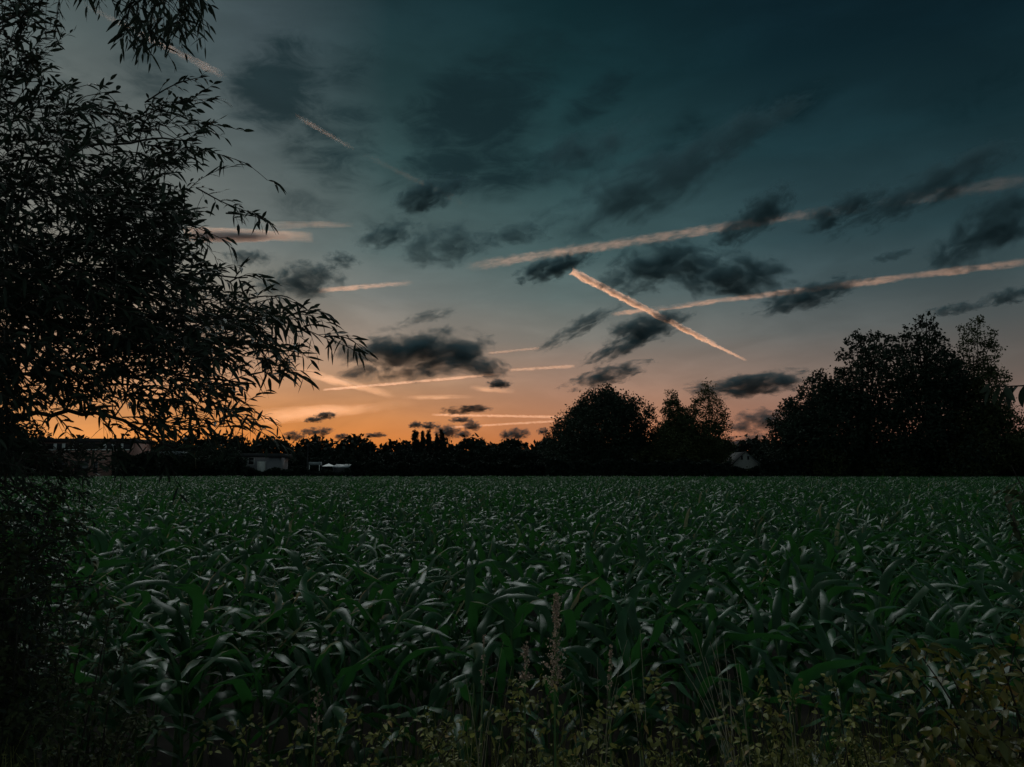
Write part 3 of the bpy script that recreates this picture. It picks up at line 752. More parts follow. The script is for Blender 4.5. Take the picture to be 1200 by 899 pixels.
spray([(265,250,4.1),(290,252,4.0),(312,256,3.95)], .07, .04, (.10,.016), tipL=.10)
spray([(280,400,4.0),(320,410,3.9),(350,412,3.9)], .14, .06)
spray([(240,470,4.0),(280,490,3.95),(310,510,3.9),(325,516,3.9)], .12, .06, (.09,.013))
spray([(230,440,4.0),(270,460,3.95),(310,490,3.9),(330,500,3.9)], .10, .07, (.09,.012), tipL=.07)
spray([(60,482,4.2),(80,500,4.1),(90,520,4.05),(95,532,4.0)], .12, .05, (.1,.014))
spray([(110,481,4.2),(130,500,4.1),(140,520,4.05),(138,535,4.0)], .12, .05, (.1,.014))
spray([(150,498,4.1),(180,520,4.0),(200,540,4.),(205,560,4.)], .12, .05, (.09,.013))
spray([(40,492,4.2),(50,520,4.1),(70,545,4.05),(85,560,4.0)], .12, .05, (.09,.013))
for a_ in ([(95,-70,3.9),(92,-30,3.9),(98,0,3.9)], [(120,-70,3.9),(117,-30,3.88),(116,10,3.86)], [(160,-70,3.8),(158,-20,3.8),(148,30,3.8),(142,55,3.8)],
           [(200,-70,3.8),(190,-10,3.8),(182,40,3.8),(176,65,3.8)], [(235,-70,3.8),(232,-10,3.8),(238,25,3.8),(240,45,3.8)], [(220,-70,3.9),(215,0,3.9),(218,45,3.9)], [(75,-40,4.1),(68,10,4.1),(64,45,4.1)]):
    spray(a_, .10, .045, (.085,.013), tipL=.07)
# hanging lower curtain, thinner
POLY3 = [(-60,520),(45,530),(150,515),(165,545),(110,560),(120,600),(95,640),(130,700),(90,760),(60,830),(30,900),(-60,900)]
grow(POLY3, 520, -120, 560, lambda x, y: 1. if x < 60 or y < 560 else .5, (3.3, 4.6), (.12, .22), .1, .022, (.055, .014))
wt.build('branches', M['bark'], wil)
wl.build('foliage', M['willow'], wil)

# --- shrub under the willow
def shrub(name, label, cat, base, tips, leafL, leafW, mat, prof='ovate', gap=.03, n_side=6, Ls=(.08, .18), group=None, stem_m='bark', r=.006, spread=55, droop=.4):
    root = empty(name, base, label, cat, group); lm, tm = MB(), MB()
    for tp_ in tips:
        tp_ = np.array(tp_); b0 = np.array(base) + np.array([rng.normal(0, .06), rng.normal(0, .06), 0])
        mid = (b0 + tp_) / 2 + np.array([rng.normal(0, .05), rng.normal(0, .04), np.linalg.norm(tp_ - b0) * .15])
        t = np.linspace(0, 1, 9)[:, None]
        q_ = (1 - t) ** 2 * b0 + 2 * t * (1 - t) * mid + t ** 2 * tp_
        tm.tube(q_, np.linspace(r, r * .3, 9), 5)
        for k_ in range(n_side):
            s_ = .3 + .7 * (k_ + rng.random()) / n_side; i = min(int(s_ * 8), 7)
            p = q_[i] + (q_[i + 1] - q_[i]) * (s_ * 8 - i)
            dd = unit(unit(q_[i + 1] - q_[i]) * .5 + rng.normal(0, .7, 3) + np.array([0, -.1, .1]))
            twig(lm, tm, p, dd, rng.uniform(*Ls), leafL, leafW, gap, droop, prof, spread, r * .35, 4, .25)
        twig(lm, tm, q_[-2], q_[-1] - q_[-2], Ls[1], leafL, leafW, gap, droop, prof, spread, r * .35, 4, .25)
    tm.build('stem', M[stem_m], root); lm.build('foliage', M[mat], root)
    return root
def gpt(px, Y): 
    x = at(px, 600, Y).x; return Vector((x, Y, gz(x, Y)))
shrub('bush', 'dark small-leaved bush under the willow, nearest the frame corner', 'bush', gpt(0, 3.6), [at(px, py, rng.uniform(3.2, 3.9)) for px, py in [(rng.uniform(-60, 20 + 90 * rng.random() ** 2), rng.uniform(570, 870)) for _ in range(46)]],
      .045, .018, 'dark_leaf2', 'lance', .016, 10, (.12, .24))
shrub('bush', 'dark loose bush between the willow and the corn', 'bush', gpt(110, 3.9), [at(px, py, rng.uniform(3.6, 4.3)) for px, py in [(rng.uniform(60, 170), rng.uniform(700, 890)) for _ in range(14)]],
      .05, .018, 'dark_leaf2', 'lance', .018, 8, (.1, .2))

# --- right hand shrub with broad hanging leaves
shrub('bush', 'broad-leaved olive bush at the edge of the bank', 'bush', gpt(1190, 3.1),
      [at(px, py, rng.uniform(2.7, 3.3)) for px, py in [(1060,745),(1050,770),(1100,760),(1130,790),(1160,745),(1195,735),(1190,770),(1120,830),(1150,850),(1190,820),(1200,860),(1080,850),(1060,870),(1170,800),(1210,790)]],
      .064, .027, 'shrub', 'lance', .026, 8, (.10, .18), droop=.7)
shrub('bush', 'broad-leaved twiggy bush reaching up beside the tall tree clump', 'bush', gpt(1290, 2.9),
      [at(px, py, rng.uniform(2.8, 3.1)) for px, py in [(1185,545),(1178,590),(1195,640),(1200,700),(1210,560),(1205,600)]],
      .065, .030, 'dark_leaf2', 'ovate', .035, 4, (.08, .15), droop=.8)
hb = empty('hanging_branch', at(1290, 452, 2.9), 'bare twig with large drooping pointed leaves hanging before the sky', 'branch')
lm, tm = MB(), MB()
q_ = np.array([np.array(at(*a_)) for a_ in [(1290,452,2.9),(1240,448,2.88),(1200,452,2.86),(1175,453,2.85),(1158,452,2.84)]])
tm.tube(q_, [.004, .0035, .003, .0024, .0018], 5)
bp = np.array([np.array(at(*a_)) for a_ in [(1162,453,2.85),(1171,453,2.85),(1178,452,2.84),(1186,452,2.86),(1193,453,2.86),(1199,453,2.87),(1208,451,2.87),(1160,453,2.84),(1183,453,2.88)]])
ld = np.array([(-.45,-.1,-.8),(-.15,.3,-1),(.3,-.3,-.9),(-.25,0,-1),(-.55,.2,-.7),(.1,.3,-1),(.35,0,-.9),(-.9,0,-.35),(-.35,.4,-.8)])
leaves(lm, bp, ld, np.array([.07,.075,.07,.08,.085,.08,.085,.045,.07]), .036, rng.uniform(.0, .25, 9), 'lance', 7, .3, side=np.tile([.8, .2, .5], (9, 1)) + rng.normal(0, .3, (9, 3)))
tm.build('stem', M['bark'], hb); lm.build('foliage', M['willow'], hb)

# --- bank plants
def place(px, Y): return gpt(px, Y)
BR = [ # px, Y, top pixels, label
 (620, 3.0, [(600,800),(630,790),(650,800),(590,830),(610,815)], 'yellow-tipped bramble at the foot of the tall seed spike'),
 (760, 2.9, [(762,792),(740,815),(775,805),(750,835),(790,825)], 'bramble shoot with orange leaves standing above the bank'),
 (895, 3.0, [(897,795),(915,808),(880,818),(930,820),(900,835)], 'bramble with a reddish tip next to the dry grass stems'),
 (985, 2.9, [(950,815),(980,805),(1010,815),(1000,840),(1030,830)], 'spreading bramble below the olive bush'),
 (430, 2.9, [(400,850),(420,840),(450,845),(470,855),(380,860)], 'low yellowish bramble in the middle of the bank edge'),
 (520, 3.0, [(500,850),(530,845),(550,855)], 'small low bramble beside a tuft of grass'),
 (300, 3.1, [(240,860),(280,850),(320,855),(350,850)], 'dim bramble in the shade beside the willow bush'),
 (690, 2.8, [(670,835),(690,840),(715,830),(700,850)], 'dense bramble under the tall seed spike'),
 (840, 2.8, [(820,845),(850,840),(870,850)], 'bramble at the feet of the dry grass stems'),
]
for px, Y, tips, lb in BR:
    shrub('bramble', lb, 'bramble', place(px, Y), [at(tx, ty, Y + rng.uniform(-.2, .25)) for tx, ty in tips], .038, .017, 'bramble', 'lance', .016, 7, (.06, .14), 'brambles along the bank', 'bark', .004)
def spike(px, py_top, py_bot, Y, wpx, lb, dens=1.):
    base = place(px - 3, Y); root = empty('seeding_dock', base, lb, 'dock plant')
    top, bot = np.array(at(px, py_top, Y)), np.array(at(px - 2, py_bot, Y))
    tm, sm = MB(), MB()
    tm.tube([base, bot, (bot + top) / 2 + np.array([.004, 0, 0]), top], [.005, .004, .003, .001], 5)
    H = np.linalg.norm(top - bot); n = int(H / .0034 * dens)
    for i in range(n):
        t = rng.random(); p = bot + (top - bot) * t
        wr = wpx * 1.5 / F * Y * rng.uniform(.35, 1.) * (1.0 - .75 * t) * (.75 + .25 * math.sin(t * 40)); a = rng.uniform(0, 6.28)
        tipp = p + np.array([math.cos(a) * wr, math.sin(a) * wr, wr * rng.uniform(.6, 1.6)])
        if i % 2 == 0: tm.tube([p, tipp], [.0012, .0006], 3)
        m_ = 9; ts = rng.uniform(.15, 1., m_)[:, None]
        diamonds(sm, p + (tipp - p) * ts + rng.normal(0, .0025, (m_, 3)), rng.uniform(.0028, .0058, m_), .7)
    tm.build('stem', M['corn_stalk'], root); sm.build('seed_head', M['seed'], root)
    # long basal leaves
    lm = MB(); nb = 5; a = rng.uniform(0, 6.28, nb)
    leaves(lm, np.tile(np.array(base), (nb, 1)), np.stack([np.cos(a), np.sin(a), np.full(nb, 1.3)], 1), .28, .05, .9, 'ovate', 8, .3)
    lm.build('leaf', M['weed'], root)
spike(652, 697, 815, 2.95, 13, 'tall reddish-brown seeding dock spike rising before the corn', 1.3)
spike(617, 752, 812, 3.1, 9, 'shorter greyish seeding dock next to the tall spike', .8)
spike(716, 758, 810, 3.1, 4, 'thin brown seeding dock between the tall spike and the bramble shoot', .6)
spike(372, 805, 862, 3.0, 10, 'low branching seeding dock near the willow bush', .4)
spike(567, 745, 805, 3.2, 3, 'slender pale seed stalk standing before the corn', .35)
def grass(name, lb, px, Y, n, tops, w=.003, mat='straw', cat='grass clump', group=None):
    base = place(px, Y); root = empty(name, base, lb, cat, group); g = MB()
    for (tx, ty) in tops:
        t_ = np.array(at(tx, ty, Y + rng.uniform(-.15, .15))); b0 = np.array(base) + np.array([rng.normal(0, .04), rng.normal(0, .04), 0])
        mid = (b0 + t_) / 2 + np.array([(b0[0] - t_[0]) * .25, rng.normal(0, .02), .06])
        t = np.linspace(0, 1, 9)[:, None]; q_ = (1 - t) ** 2 * b0 + 2 * t * (1 - t) * mid + t ** 2 * t_
        g.tube(q_, np.linspace(w, w * .35, 9) * .62, 4)
    g.build('stem', M[mat], root); return root
grass('dry_grass', 'clump of pale dry grass stems leaning both ways before the corn', 868, 2.9, 0, [(800,745),(806,770),(815,742),(812,800),(798,780),(832,752),(835,760),(858,755),(866,775),(848,748),(826,770),(842,800),(855,790),(838,745)], .0030)
grass('dry_grass', 'single long curved dry stalk between two seed heads', 742, 3.0, 0, [(750,738),(738,770)], .0032)
grass('dry_grass', 'thin fan of dry stems beside the yellow-tipped bramble', 560, 3.0, 0, [(545,790),(555,800),(580,795),(600,780),(535,815),(570,780),(590,752)], .0024)
grass('dry_grass', 'thin bent stalk leaning over in the dark below the olive bush', 930, 2.8, 0, [(918,775),(955,830),(925,800)], .0026)
grass('dry_grass', 'short dry stems around the tall seed spike', 690, 3.0, 0, [(672,790),(680,800),(700,770),(640,790),(712,795),(735,750),(725,800)], .0024)
def tuft(lb, px, Y, n, h, spread=.5):
    base = np.array(place(px, Y)); root = empty('grass_tuft', base, lb, 'grass tuft', 'green grass tufts on the bank'); g = MB()
    a = rng.uniform(0, 6.28, n); lean_ = rng.uniform(.1, spread, n)
    d_ = np.stack([np.cos(a) * lean_, np.sin(a) * lean_, np.ones(n)], 1)
    leaves(g, base + rng.normal(0, .04, (n, 3)) * np.array([1, 1, 0]), d_, rng.uniform(.6, 1.1, n) * h, .006, rng.uniform(.2, .8, n), 'strap', 8, .3)
    g.build('blade', M['weed'], root)
tuft('loose green grass tuft beneath the curved dry stalk', 735, 3.05, 40, .6)
tuft('long arching grass tuft among low brambles', 545, 3.1, 46, .62)
tuft('dark grass tuft with bent blades near the shaded bramble', 340, 3.0, 40, .5)
tuft('fine grass tuft between the dry stems and the reddish bramble', 880, 3.1, 34, .5)
tuft('low grass tuft below the olive bush', 1050, 2.9, 34, .4)
tuft('small grass tuft beside the willow bush', 190, 3.0, 34, .42)

# mass of low weeds nobody could count
ul, ut = MB(), MB()
for i in range(3400):
    Y = rng.uniform(2.2, 4.3); px = rng.uniform(-60, 1260)
    p = place(px, Y)
    lim = .50 + .10 * math.sin(px * .013 + 1) + .06 * math.sin(px * .05)
    lim += .10 if 2.7 < Y < 3.7 else 0
    if px < 330: lim *= .75
    h = lim * rng.uniform(.35, 1.) * (1.0 if Y < 3.3 else .75)
    top = Vector(p) + Vector((rng.normal(0, .07), rng.normal(0, .07), h))
    ut.tube([p, (Vector(p) + top) / 2 + Vector((rng.normal(0, .05), 0, 0)), top], [.0014, .0011, .0007], 3)
    twig(ul, ut, (np.array(p) * .45 + np.array(top) * .55), (np.array(top) - np.array(p)) * .5 + rng.normal(0, .28, 3), rng.uniform(.10, .22), rng.uniform(.018, .034), rng.uniform(.006, .012), .011, .35, 'lance', 58, .0014, 3, .4)
nb_ = 2600
bx_ = rng.uniform(-60, 1260, nb_); by_ = rng.uniform(2.3, 4.4, nb_)
bp_ = np.array([tuple(place(a_, b_)) for a_, b_ in zip(bx_, by_)]); an_ = rng.uniform(0, 6.28, nb_); le_ = rng.uniform(.05, .6, nb_)
leaves(ul, bp_, np.stack([np.cos(an_) * le_, np.sin(an_) * le_, np.ones(nb_)], 1), rng.uniform(.2, .55, nb_), rng.uniform(.003, .006, nb_), rng.uniform(.1, .8, nb_), 'strap', 6, .3)
bb = MB(); bb.v = ul.v + ut.v; bb.f = ul.f + [a + ul.n for a in ut.f]; bb.n = ul.n + ut.n
tag(bb.build('undergrowth', M['bramble']), 'tangle of low weeds covering the near bank', 'undergrowth', kind='stuff')

# ------------------------------------------------------------------ clouds and vapour trails
def volmat(name, colr, aniso, absorb, lump, nscale, thr, edge, streak=1.):
    ma, n, l = mat_new(name); n.remove(n['Principled BSDF']); out = n['Material Output']
    pv_ = n.new('ShaderNodeVolumePrincipled'); pv_.inputs['Color'].default_value = (*colr, 1); pv_.inputs['Anisotropy'].default_value = aniso
    pv_.inputs['Absorption Color'].default_value = (*absorb, 1)
    tcn = n.new('ShaderNodeTexCoord'); oi = n.new('ShaderNodeObjectInfo')
    mp = n.new('ShaderNodeVectorMath'); mp.operation = 'MULTIPLY'; l.new(tcn.outputs['Object'], mp.inputs[0])
    asx = n.new('ShaderNodeAttribute'); asx.attribute_type = 'OBJECT'; asx.attribute_name = 'stretch'; cs_ = n.new('ShaderNodeCombineXYZ'); l.new(asx.outputs['Fac'], cs_.inputs[0]); cs_.inputs[1].default_value = 1; cs_.inputs[2].default_value = 1; l.new(cs_.outputs[0], mp.inputs[1])
    nz = n.new('ShaderNodeTexNoise'); nz.noise_dimensions = '4D'; l.new(mp.outputs[0], nz.inputs['Vector'])
    nz.inputs['Scale'].default_value = nscale; nz.inputs['Detail'].default_value = 8; nz.inputs['Roughness'].default_value = .70; nz.inputs['Distortion'].default_value = .6
    mu = n.new('ShaderNodeMath'); mu.operation = 'MULTIPLY'; mu.inputs[1].default_value = 40; l.new(oi.outputs['Random'], mu.inputs[0]); l.new(mu.outputs[0], nz.inputs['W'])
    ln = n.new('ShaderNodeVectorMath'); ln.operation = 'LENGTH'; l.new(tcn.outputs['Object'], ln.inputs[0])
    p2 = n.new('ShaderNodeMath'); p2.operation = 'POWER'; l.new(ln.outputs['Value'], p2.inputs[0]); p2.inputs[1].default_value = 2.
    e1 = n.new('ShaderNodeMath'); e1.operation = 'MULTIPLY_ADD'; l.new(p2.outputs[0], e1.inputs[0]); e1.inputs[1].default_value = -edge; l.new(nz.outputs[0], e1.inputs[2])
    mr = n.new('ShaderNodeMapRange'); l.new(e1.outputs[0], mr.inputs[0]); mr.inputs[1].default_value = thr; mr.inputs[2].default_value = thr + lump; mr.inputs[3].default_value = 0; mr.inputs[4].default_value = 1
    at_ = n.new('ShaderNodeAttribute'); at_.attribute_type = 'OBJECT'; at_.attribute_name = 'dens'
    md_ = n.new('ShaderNodeMath'); md_.operation = 'MULTIPLY'; l.new(mr.outputs[0], md_.inputs[0]); l.new(at_.outputs['Fac'], md_.inputs[1])
    l.new(md_.outputs[0], pv_.inputs['Density']); l.new(pv_.outputs[0], out.inputs['Volume'])
    ma.cycles.volume_step_rate = .5
    return ma
MC = volmat('cloud', (.13, .25, .30), .2, (.0, .0, .0), .13, 1.9, .405, .185)
def ico_lump(seed, n_lon=20, n_lat=12):
    mb_ = MB(); r2 = np.random.default_rng(seed); ph = r2.uniform(0, 6, 6)
    v = []
    for i in range(n_lat + 1):
        la = -math.pi / 2 + math.pi * i / n_lat
        for j in range(n_lon):
            lo = 2 * math.pi * j / n_lon
            r_ = 1 + .10 * math.sin(3 * lo + ph[0]) * math.cos(la) + .08 * math.sin(5 * lo + ph[1]) * math.cos(la) + .06 * math.sin(4 * la + ph[2])
            v.append((r_ * math.cos(la) * math.cos(lo), r_ * math.cos(la) * math.sin(lo), r_ * math.sin(la)))
    f = [(i * n_lon + j, i * n_lon + (j + 1) % n_lon, (i + 1) * n_lon + (j + 1) % n_lon, (i + 1) * n_lon + j) for i in range(n_lat) for j in range(n_lon)]
    mb_.add(v, f); return mb_
def cloud(px, py, hw, hh, tilt, label, tau=3.2, h=600., group=None, mat=None, name='cloud', cat='cloud', k_over=1.55):
    c = at_h(px, py, h); dist = (c - Vector((0, 0, CAM_H))).length
    s = dist / F * (ray(px, py).length ** -1) * ray(px, py).length ** 0 * 1.0
    u = dist / (F * ray(px, py).length)
    me = ico_lump(int(px * 7 + py)).mesh(name, mat or MC)
    o = bpy.data.objects.new(name, me); C.objects.link(o)
    fwd = (c - Vector((0, 0, CAM_H))).normalized(); rt = fwd.cross(Vector((0, 0, 1))).normalized(); up = rt.cross(fwd)
    ct, st = math.cos(R(tilt)), math.sin(R(tilt))
    xa = rt * ct + up * st; za = -rt * st + up * ct
    mt = Matrix((xa, fwd, za)).transposed().to_4x4()
    dpt = (hw * hh) ** .5 * u * 1.1
    o.matrix_world = Matrix.Translation(c) @ mt @ Matrix.Diagonal((hw * u * k_over, dpt, hh * u * k_over, 1))
    o['dens'] = float(tau * 1.25 / dpt); o['stretch'] = float(max(1., (hw / hh) ** .45))
    tag(o, label, cat, group, 'thing'); return o
CL = [
 (488,416,74,24,4,'largest dark cloud low over the sunset near the willow tips',4.5),
 (560,428,34,11,-8,'ragged dark cloud trailing off the largest one',2.5),
 (648,313,38,12,18,'dark cloud under the broad pink trail',3.5),
 (772,314,58,22,8,'big dark cloud between the two longest trails',3.5),
 (856,324,58,22,-8,'dark cloud touching the long thin trail',3.2),
 (886,253,44,17,32,'dark cloud crossing the broad pink trail',2.8),
 (985,246,38,14,22,'small dark cloud over the far end of the broad trail',2.6),
 (1090,220,85,18,20,'long sloping dark cloud high above the tree clump',2.4),
 (1158,268,60,24,28,'dark ragged cloud high at the edge of the sky',2.8),
 (948,347,50,12,12,'dark cloud just below the long thin trail',3.0),
 (758,384,40,14,12,'dark cloud right under the crossing of the trails',3.2),
 (735,404,48,9,24,'streaky dark cloud below the crossing of the trails',2.6),
 (678,384,42,8,28,'faint wispy cloud running down from the pink trail',1.8),
 (712,440,42,9,14,'dark cloud just above the big round tree',3.0),
 (883,451,58,12,4,'flat dark cloud above the airy tree',3.6),
 (905,494,46,12,2,'blue-grey cloud low behind the leaning tree',3.0),
 (866,518,30,7,8,'lowest small cloud above the gabled house',2.6),
 (745,225,92,30,18,'wide soft dark cloud above the broad pink trail',2.0),
 (850,165,80,18,22,'thin soft dark cloud high in the dark sky',1.3),
 (352,330,42,17,8,'grey cloud beside the pink streak near the willow',2.6),
 (290,302,22,9,5,'pale grey small cloud beneath the bright cloud bank',1.6),
 (400,305,18,8,-4,'small faint cloud over the pink streak',1.4),
 (503,229,38,15,24,'dark cloud on the faded trail high above',2.4),
 (455,276,30,13,20,'faint ragged cloud in the middle of the sky',1.5),
 (522,288,46,20,10,'faint mottled cloud before the start of the broad trail',1.4),
 (600,275,40,12,6,'faint cloud just over the start of the broad trail',1.2),
 (690,180,60,24,20,'soft dark cloud high between the veils',1.3),
 (500,372,30,6,15,'very faint small cloud over the largest dark one',1.),
 (1182,347,22,9,5,'small dark cloud at the edge above the feathery tree',2.2),
 (1120,362,26,6,4,'faint small cloud close above the tree clump',1.6),
 (1045,300,20,5,8,'tiny faint cloud over the long thin trail',1.1),
]
for px, py, hw, hh, ti, lb, tau in CL:
    cloud(px, py, hw, hh, ti, lb, tau, 600 if py < 480 else 420)
SM = [(382,487,9,3.2,'above the tents'),(345,511,9,4,'beside the willow tips, larger one'),(372,506,13,4,'over the mast, longest'),(401,512,7,3,'between mast and poplars'),(368,492,8,2.6,'above the longest one over the mast'),
      (487,498,6,3,'on the widest poplar'),(503,499,9,3,'over the middle poplar'),(547,480,20,3.6,'under a gold streak, flattest'),(540,492,10,2.4,'just below the flattest one'),(553,499,8,4.4,'crossed by the thin gold trail'),
      (524,506,11,6,'touching the last poplar'),(542,509,8,3.2,'a little past the poplars'),(607,508,10,5,'halfway to the big round tree, darkest'),(594,510,6,4,'beside the darkest one'),(636,506,5,3.2,'nearest the big round tree'),(585,450,10,4,'alone in the pale orange sky'),
      (440,510,10,2.2,'faint one before the poplars')]
for px, py, hw, hh, lb in SM:
    cloud(px, py, hw * 1.15, hh * 1.2, 3, 'small dark cloud ' + lb, 3.4, 300, 'small dark clouds low over the far trees')

def trailmat(name, colr, lump, thr, nscale, edge, streak, rate=.04):
    """mist inside a long tube: local X runs along it, Y and Z are in units of its mean radius"""
    ma, n, l = mat_new(name); n.remove(n['Principled BSDF']); out = n['Material Output']
    def mt(op, a, b=None, c=None, clamp=False):
        q = n.new('ShaderNodeMath'); q.operation = op; q.use_clamp = clamp
        for i_, v in enumerate((a, b, c)):
            if v is None: continue
            if isinstance(v, (int, float)): q.inputs[i_].default_value = v
            else: l.new(v, q.inputs[i_])
        return q.outputs[0]
    def prop(k):
        a = n.new('ShaderNodeAttribute'); a.attribute_type = 'OBJECT'; a.attribute_name = k; return a.outputs['Fac']
    tcn = n.new('ShaderNodeTexCoord'); sp = n.new('ShaderNodeSeparateXYZ'); l.new(tcn.outputs['Object'], sp.inputs[0])
    u = mt('DIVIDE', sp.outputs[0], prop('len'))            # 0..1 along
    ra, rb = prop('ra'), prop('rb')
    rad = mt('ADD', ra, mt('MULTIPLY', u, mt('SUBTRACT', rb, ra)))
    r2 = mt('ADD', mt('MULTIPLY', sp.outputs[1], sp.outputs[1]), mt('MULTIPLY', sp.outputs[2], sp.outputs[2]))
    cx_ = n.new('ShaderNodeCombineXYZ'); l.new(sp.outputs[0], cx_.inputs[0]); oi = n.new('ShaderNodeObjectInfo'); l.new(mt('MULTIPLY', oi.outputs['Random'], 90.), cx_.inputs[1])
    nw = n.new('ShaderNodeTexNoise'); l.new(cx_.outputs[0], nw.inputs['Vector']); nw.inputs['Scale'].default_value = .11; nw.inputs['Detail'].default_value = 4; nw.inputs['Roughness'].default_value = .6
    wob = mt('SUBTRACT', nw.outputs[0], .5)
    yy2 = mt('ADD', sp.outputs[1], mt('MULTIPLY', wob, .6)); zz2 = mt('SUBTRACT', sp.outputs[2], mt('MULTIPLY', wob, .5))
    r2 = mt('ADD', mt('MULTIPLY', yy2, yy2), mt('MULTIPLY', zz2, zz2))
    rr = mt('DIVIDE', mt('MULTIPLY', r2, mt('MULTIPLY_ADD', wob, 2.2, 1.15)), mt('MULTIPLY', rad, rad))
    mp = n.new('ShaderNodeMapping'); l.new(tcn.outputs['Object'], mp.inputs[0]); mp.inputs['Scale'].default_value = (streak, 1, 1); mp.inputs['Rotation'].default_value = (0, 0, .5)
    nz = n.new('ShaderNodeTexNoise'); nz.noise_dimensions = '4D'; l.new(mp.outputs[0], nz.inputs['Vector'])
    nz.inputs['Scale'].default_value = nscale; nz.inputs['Detail'].default_value = 4; nz.inputs['Roughness'].default_value = .65; nz.inputs['Distortion'].default_value = .6
    l.new(mt('MULTIPLY', oi.outputs['Random'], 40.), nz.inputs['W'])
    e = mt('SUBTRACT', nz.outputs[0], mt('MULTIPLY', rr, edge))
    mr = n.new('ShaderNodeMapRange'); l.new(e, mr.inputs[0]); mr.inputs[1].default_value = thr; mr.inputs[2].default_value = thr + lump
    fa = mt('DIVIDE', u, prop('fa'), None, True); fb = mt('DIVIDE', mt('SUBTRACT', 1., u), prop('fb'), None, True)
    d = mt('MULTIPLY', mt('MULTIPLY', mr.outputs[0], prop('dens')), mt('MULTIPLY', mt('MULTIPLY', fa, fb), mt('MULTIPLY_ADD', wob, -2.6, 1., True)))
    pv_ = n.new('ShaderNodeVolumePrincipled'); pv_.inputs['Color'].default_value = (*colr, 1); pv_.inputs['Anisotropy'].default_value = .5
    pv_.inputs['Absorption Color'].default_value = (.5, .4, .35, 1)
    l.new(d, pv_.inputs['Density']); l.new(pv_.outputs[0], out.inputs['Volume'])
    ma.cycles.volume_step_rate = rate
    return ma
MT = trailmat('trail', (.97, .95, .93), .22, .30, 1.7, .26, .3)
MT2 = trailmat('mottled_trail', (.95, .93, .92), .22, .36, 2.2, .20, .3)
MT3 = trailmat('soft_streak', (.97, .92, .80), .32, .25, .9, .24, .12)
def trail(pts_, label, tau=.8, h=2600., mat=None, name='vapour_trail', cat='vapour trail', group='vapour trails and gold streaks in the sunset sky', fa=.06, fb=.06):
    """(px, py, half width px) at both ends: a long straight tube of mist at height h"""
    A, B = pts_[0], pts_[-1]; P3 = []; rad = []
    rm = max(p_[2] for p_ in pts_)
    for px, py, r in (A, B):
        r = max(r, rm * .55) * 1.25
        c = at_h(px, py, h); P3.append(c); rad.append(r * (c - Vector((0, 0, CAM_H))).length / (F * ray(px, py).length))
    d = P3[1] - P3[0]; Lg = d.length; mr_ = sum(rad) / 2; d.normalize()
    o_z = d.cross(Vector((0, 1, .01))).normalized(); o_y = o_z.cross(d).normalized()
    n = 24; t = np.linspace(0, 1, n); q_ = np.zeros((n, 3)); q_[:, 0] = t * Lg / mr_
    rr_ = (rad[0] + (rad[1] - rad[0]) * t) / mr_ * (1 + .05 * np.sin(t * 31 + A[0]))
    mb_ = MB(); mb_.tube(q_, rr_, 12)
    for e_ in (0, n - 1):
        b0 = e_ * 12
        mb_.f.append(np.array([(b0, b0 + 1, b0 + 2, b0 + 3), (b0, b0 + 3, b0 + 4, b0 + 11), (b0 + 4, b0 + 5, b0 + 10, b0 + 11), (b0 + 5, b0 + 6, b0 + 9, b0 + 10), (b0 + 6, b0 + 7, b0 + 8, b0 + 9)]))
    o = bpy.data.objects.new(name, mb_.mesh(name, mat or MT)); C.objects.link(o)
    o.matrix_world = Matrix.Translation(P3[0]) @ Matrix((d, o_y, o_z)).transposed().to_4x4() @ Matrix.Scale(mr_, 4)
    o['dens'] = float(tau / (1.3 * mr_)); o['len'] = float(Lg / mr_); o['ra'] = float(rad[0] / mr_); o['rb'] = float(rad[1] / mr_)
    o['fa'] = float(fa); o['fb'] = float(fb)
    tag(o, label, cat, group, 'thing'); return o
trail([(666,316,4.6),(720,345,5),(770,371,5),(840,405,3)], 'bright orange thick vapour trail slanting down, the brightest of the cross', 2.2, fa=.04, fb=.3)
trail([(826,399,2),(850,411,2.2),(876,423,1.6)], 'faint thin tail end of the bright slanting trail', .7, fa=.1, fb=.8)
trail([(716,368.5,1.5),(790,357,4),(860,351,4.5),(1000,332,4.2),(1210,306,5)], 'long thin salmon vapour trail running to the edge of the sky', .6, fa=.05)
trail([(545,313,6),(640,299,8),(760,280,9),(900,256,8),(1020,240,6)], 'broad mottled pink vapour trail rising across the sky', .3, 2600, MT2, fa=.2, fb=.3)
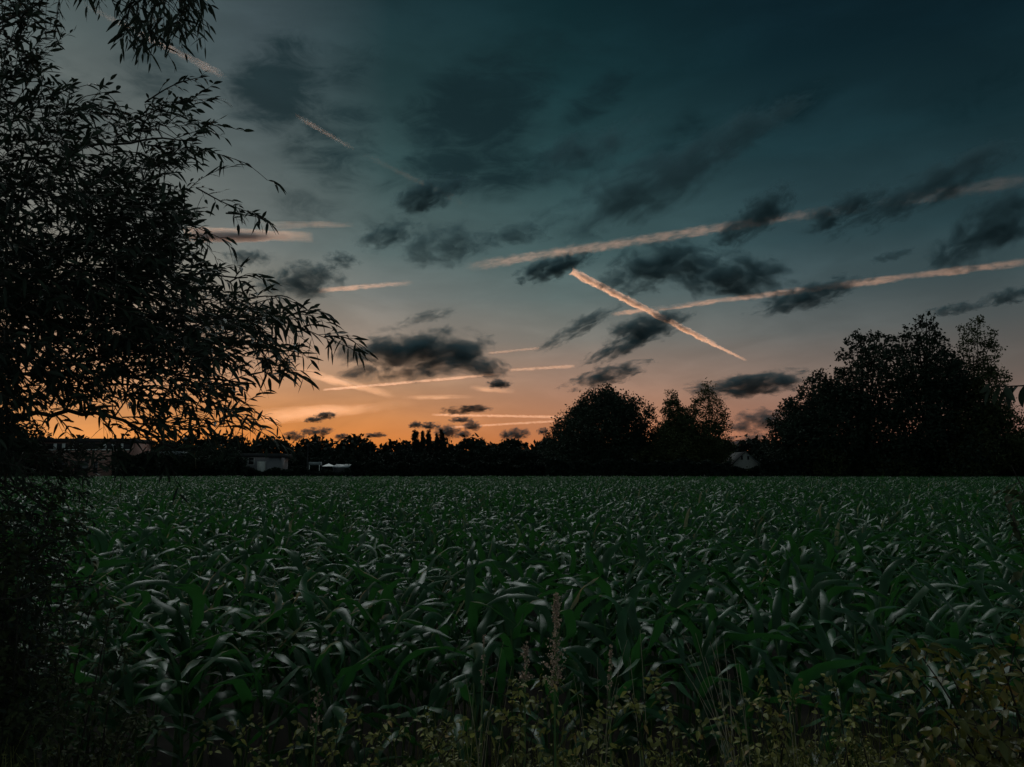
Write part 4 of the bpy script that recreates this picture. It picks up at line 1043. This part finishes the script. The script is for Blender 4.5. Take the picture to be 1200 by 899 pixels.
trail([(1015,241,7),(1100,228,8),(1210,210,9)], 'faded grey far end of the broad mottled trail', .09, 2600, MT2, fa=.3)
trail([(95,4,3),(150,32,6),(215,66,5),(264,90,5)], 'pink vapour trail high up behind the willow leaves', .16, fa=.3, fb=.15)
trail([(344,134,3),(375,150,4),(416,176,3)], 'short broken pink trail on the high dark cloud', .09, fa=.2, fb=.5)
trail([(416,176,4),(480,210,5),(550,242,4)], 'almost faded continuation of the short broken trail', .018, fa=.4, fb=.5)
trail([(215,274,8),(280,275,11),(330,276,8),(368,278,4)], 'bright peach cloud bank lit by the sunset beside the willow', 3.8, 1900, MT3, 'lit_cloud', 'cloud', fa=.1, fb=.35)
trail([(300,264,5),(350,262,4),(415,263,2)], 'thin pink streak just above the bright peach cloud', .5, 1900, MT3, 'lit_cloud', 'cloud', fa=.1, fb=.35)
trail([(370,341,3),(410,336,5),(450,333,4),(485,331,2)], 'tapering pink streak over the willow branch tips', .7, 1900, fa=.2, fb=.6)
trail([(572,414,1.2),(633,408,1.5)], 'short thin gold trail past the largest dark cloud', .9, 1700)
trail([(595,434,1.6),(674,429,2)], 'short dim gold trail near the big round tree top', .45, 1700)
trail([(378,457,1.5),(450,448,2.2),(520,443,2),(590,438,1.6)], 'long thin gold trail under the largest dark cloud', .8, 1700)
trail([(340,432,6),(400,448,6),(462,464,4)], 'soft yellow streak sloping down to the long gold trail', .3, 1700, MT3, fa=.35, fb=.45)
trail([(300,490,9),(380,485,8),(440,478,6),(490,472,4)], 'wide soft yellow streak low beside the willow', .3, 1700, MT3, fa=.35, fb=.45)
trail([(470,466,3),(520,468,3),(556,465,2)], 'faint yellow streak in the middle of the glow', .3, 1700, MT3, fa=.35, fb=.45)
trail([(548,454,3),(575,458,5),(604,459,2)], 'small pale peach smudge near the lone small cloud', .3, 1700, MT3, fa=.35, fb=.45)
trail([(505,486,1.6),(580,487,1.9),(668,489,1.6)], 'straight thin gold trail low over the poplars', .6, 1500)
trail([(525,501,1.4),(600,497,1.7),(662,493,1.4)], 'lowest thin gold trail, ending at the big round tree', .4, 1500)
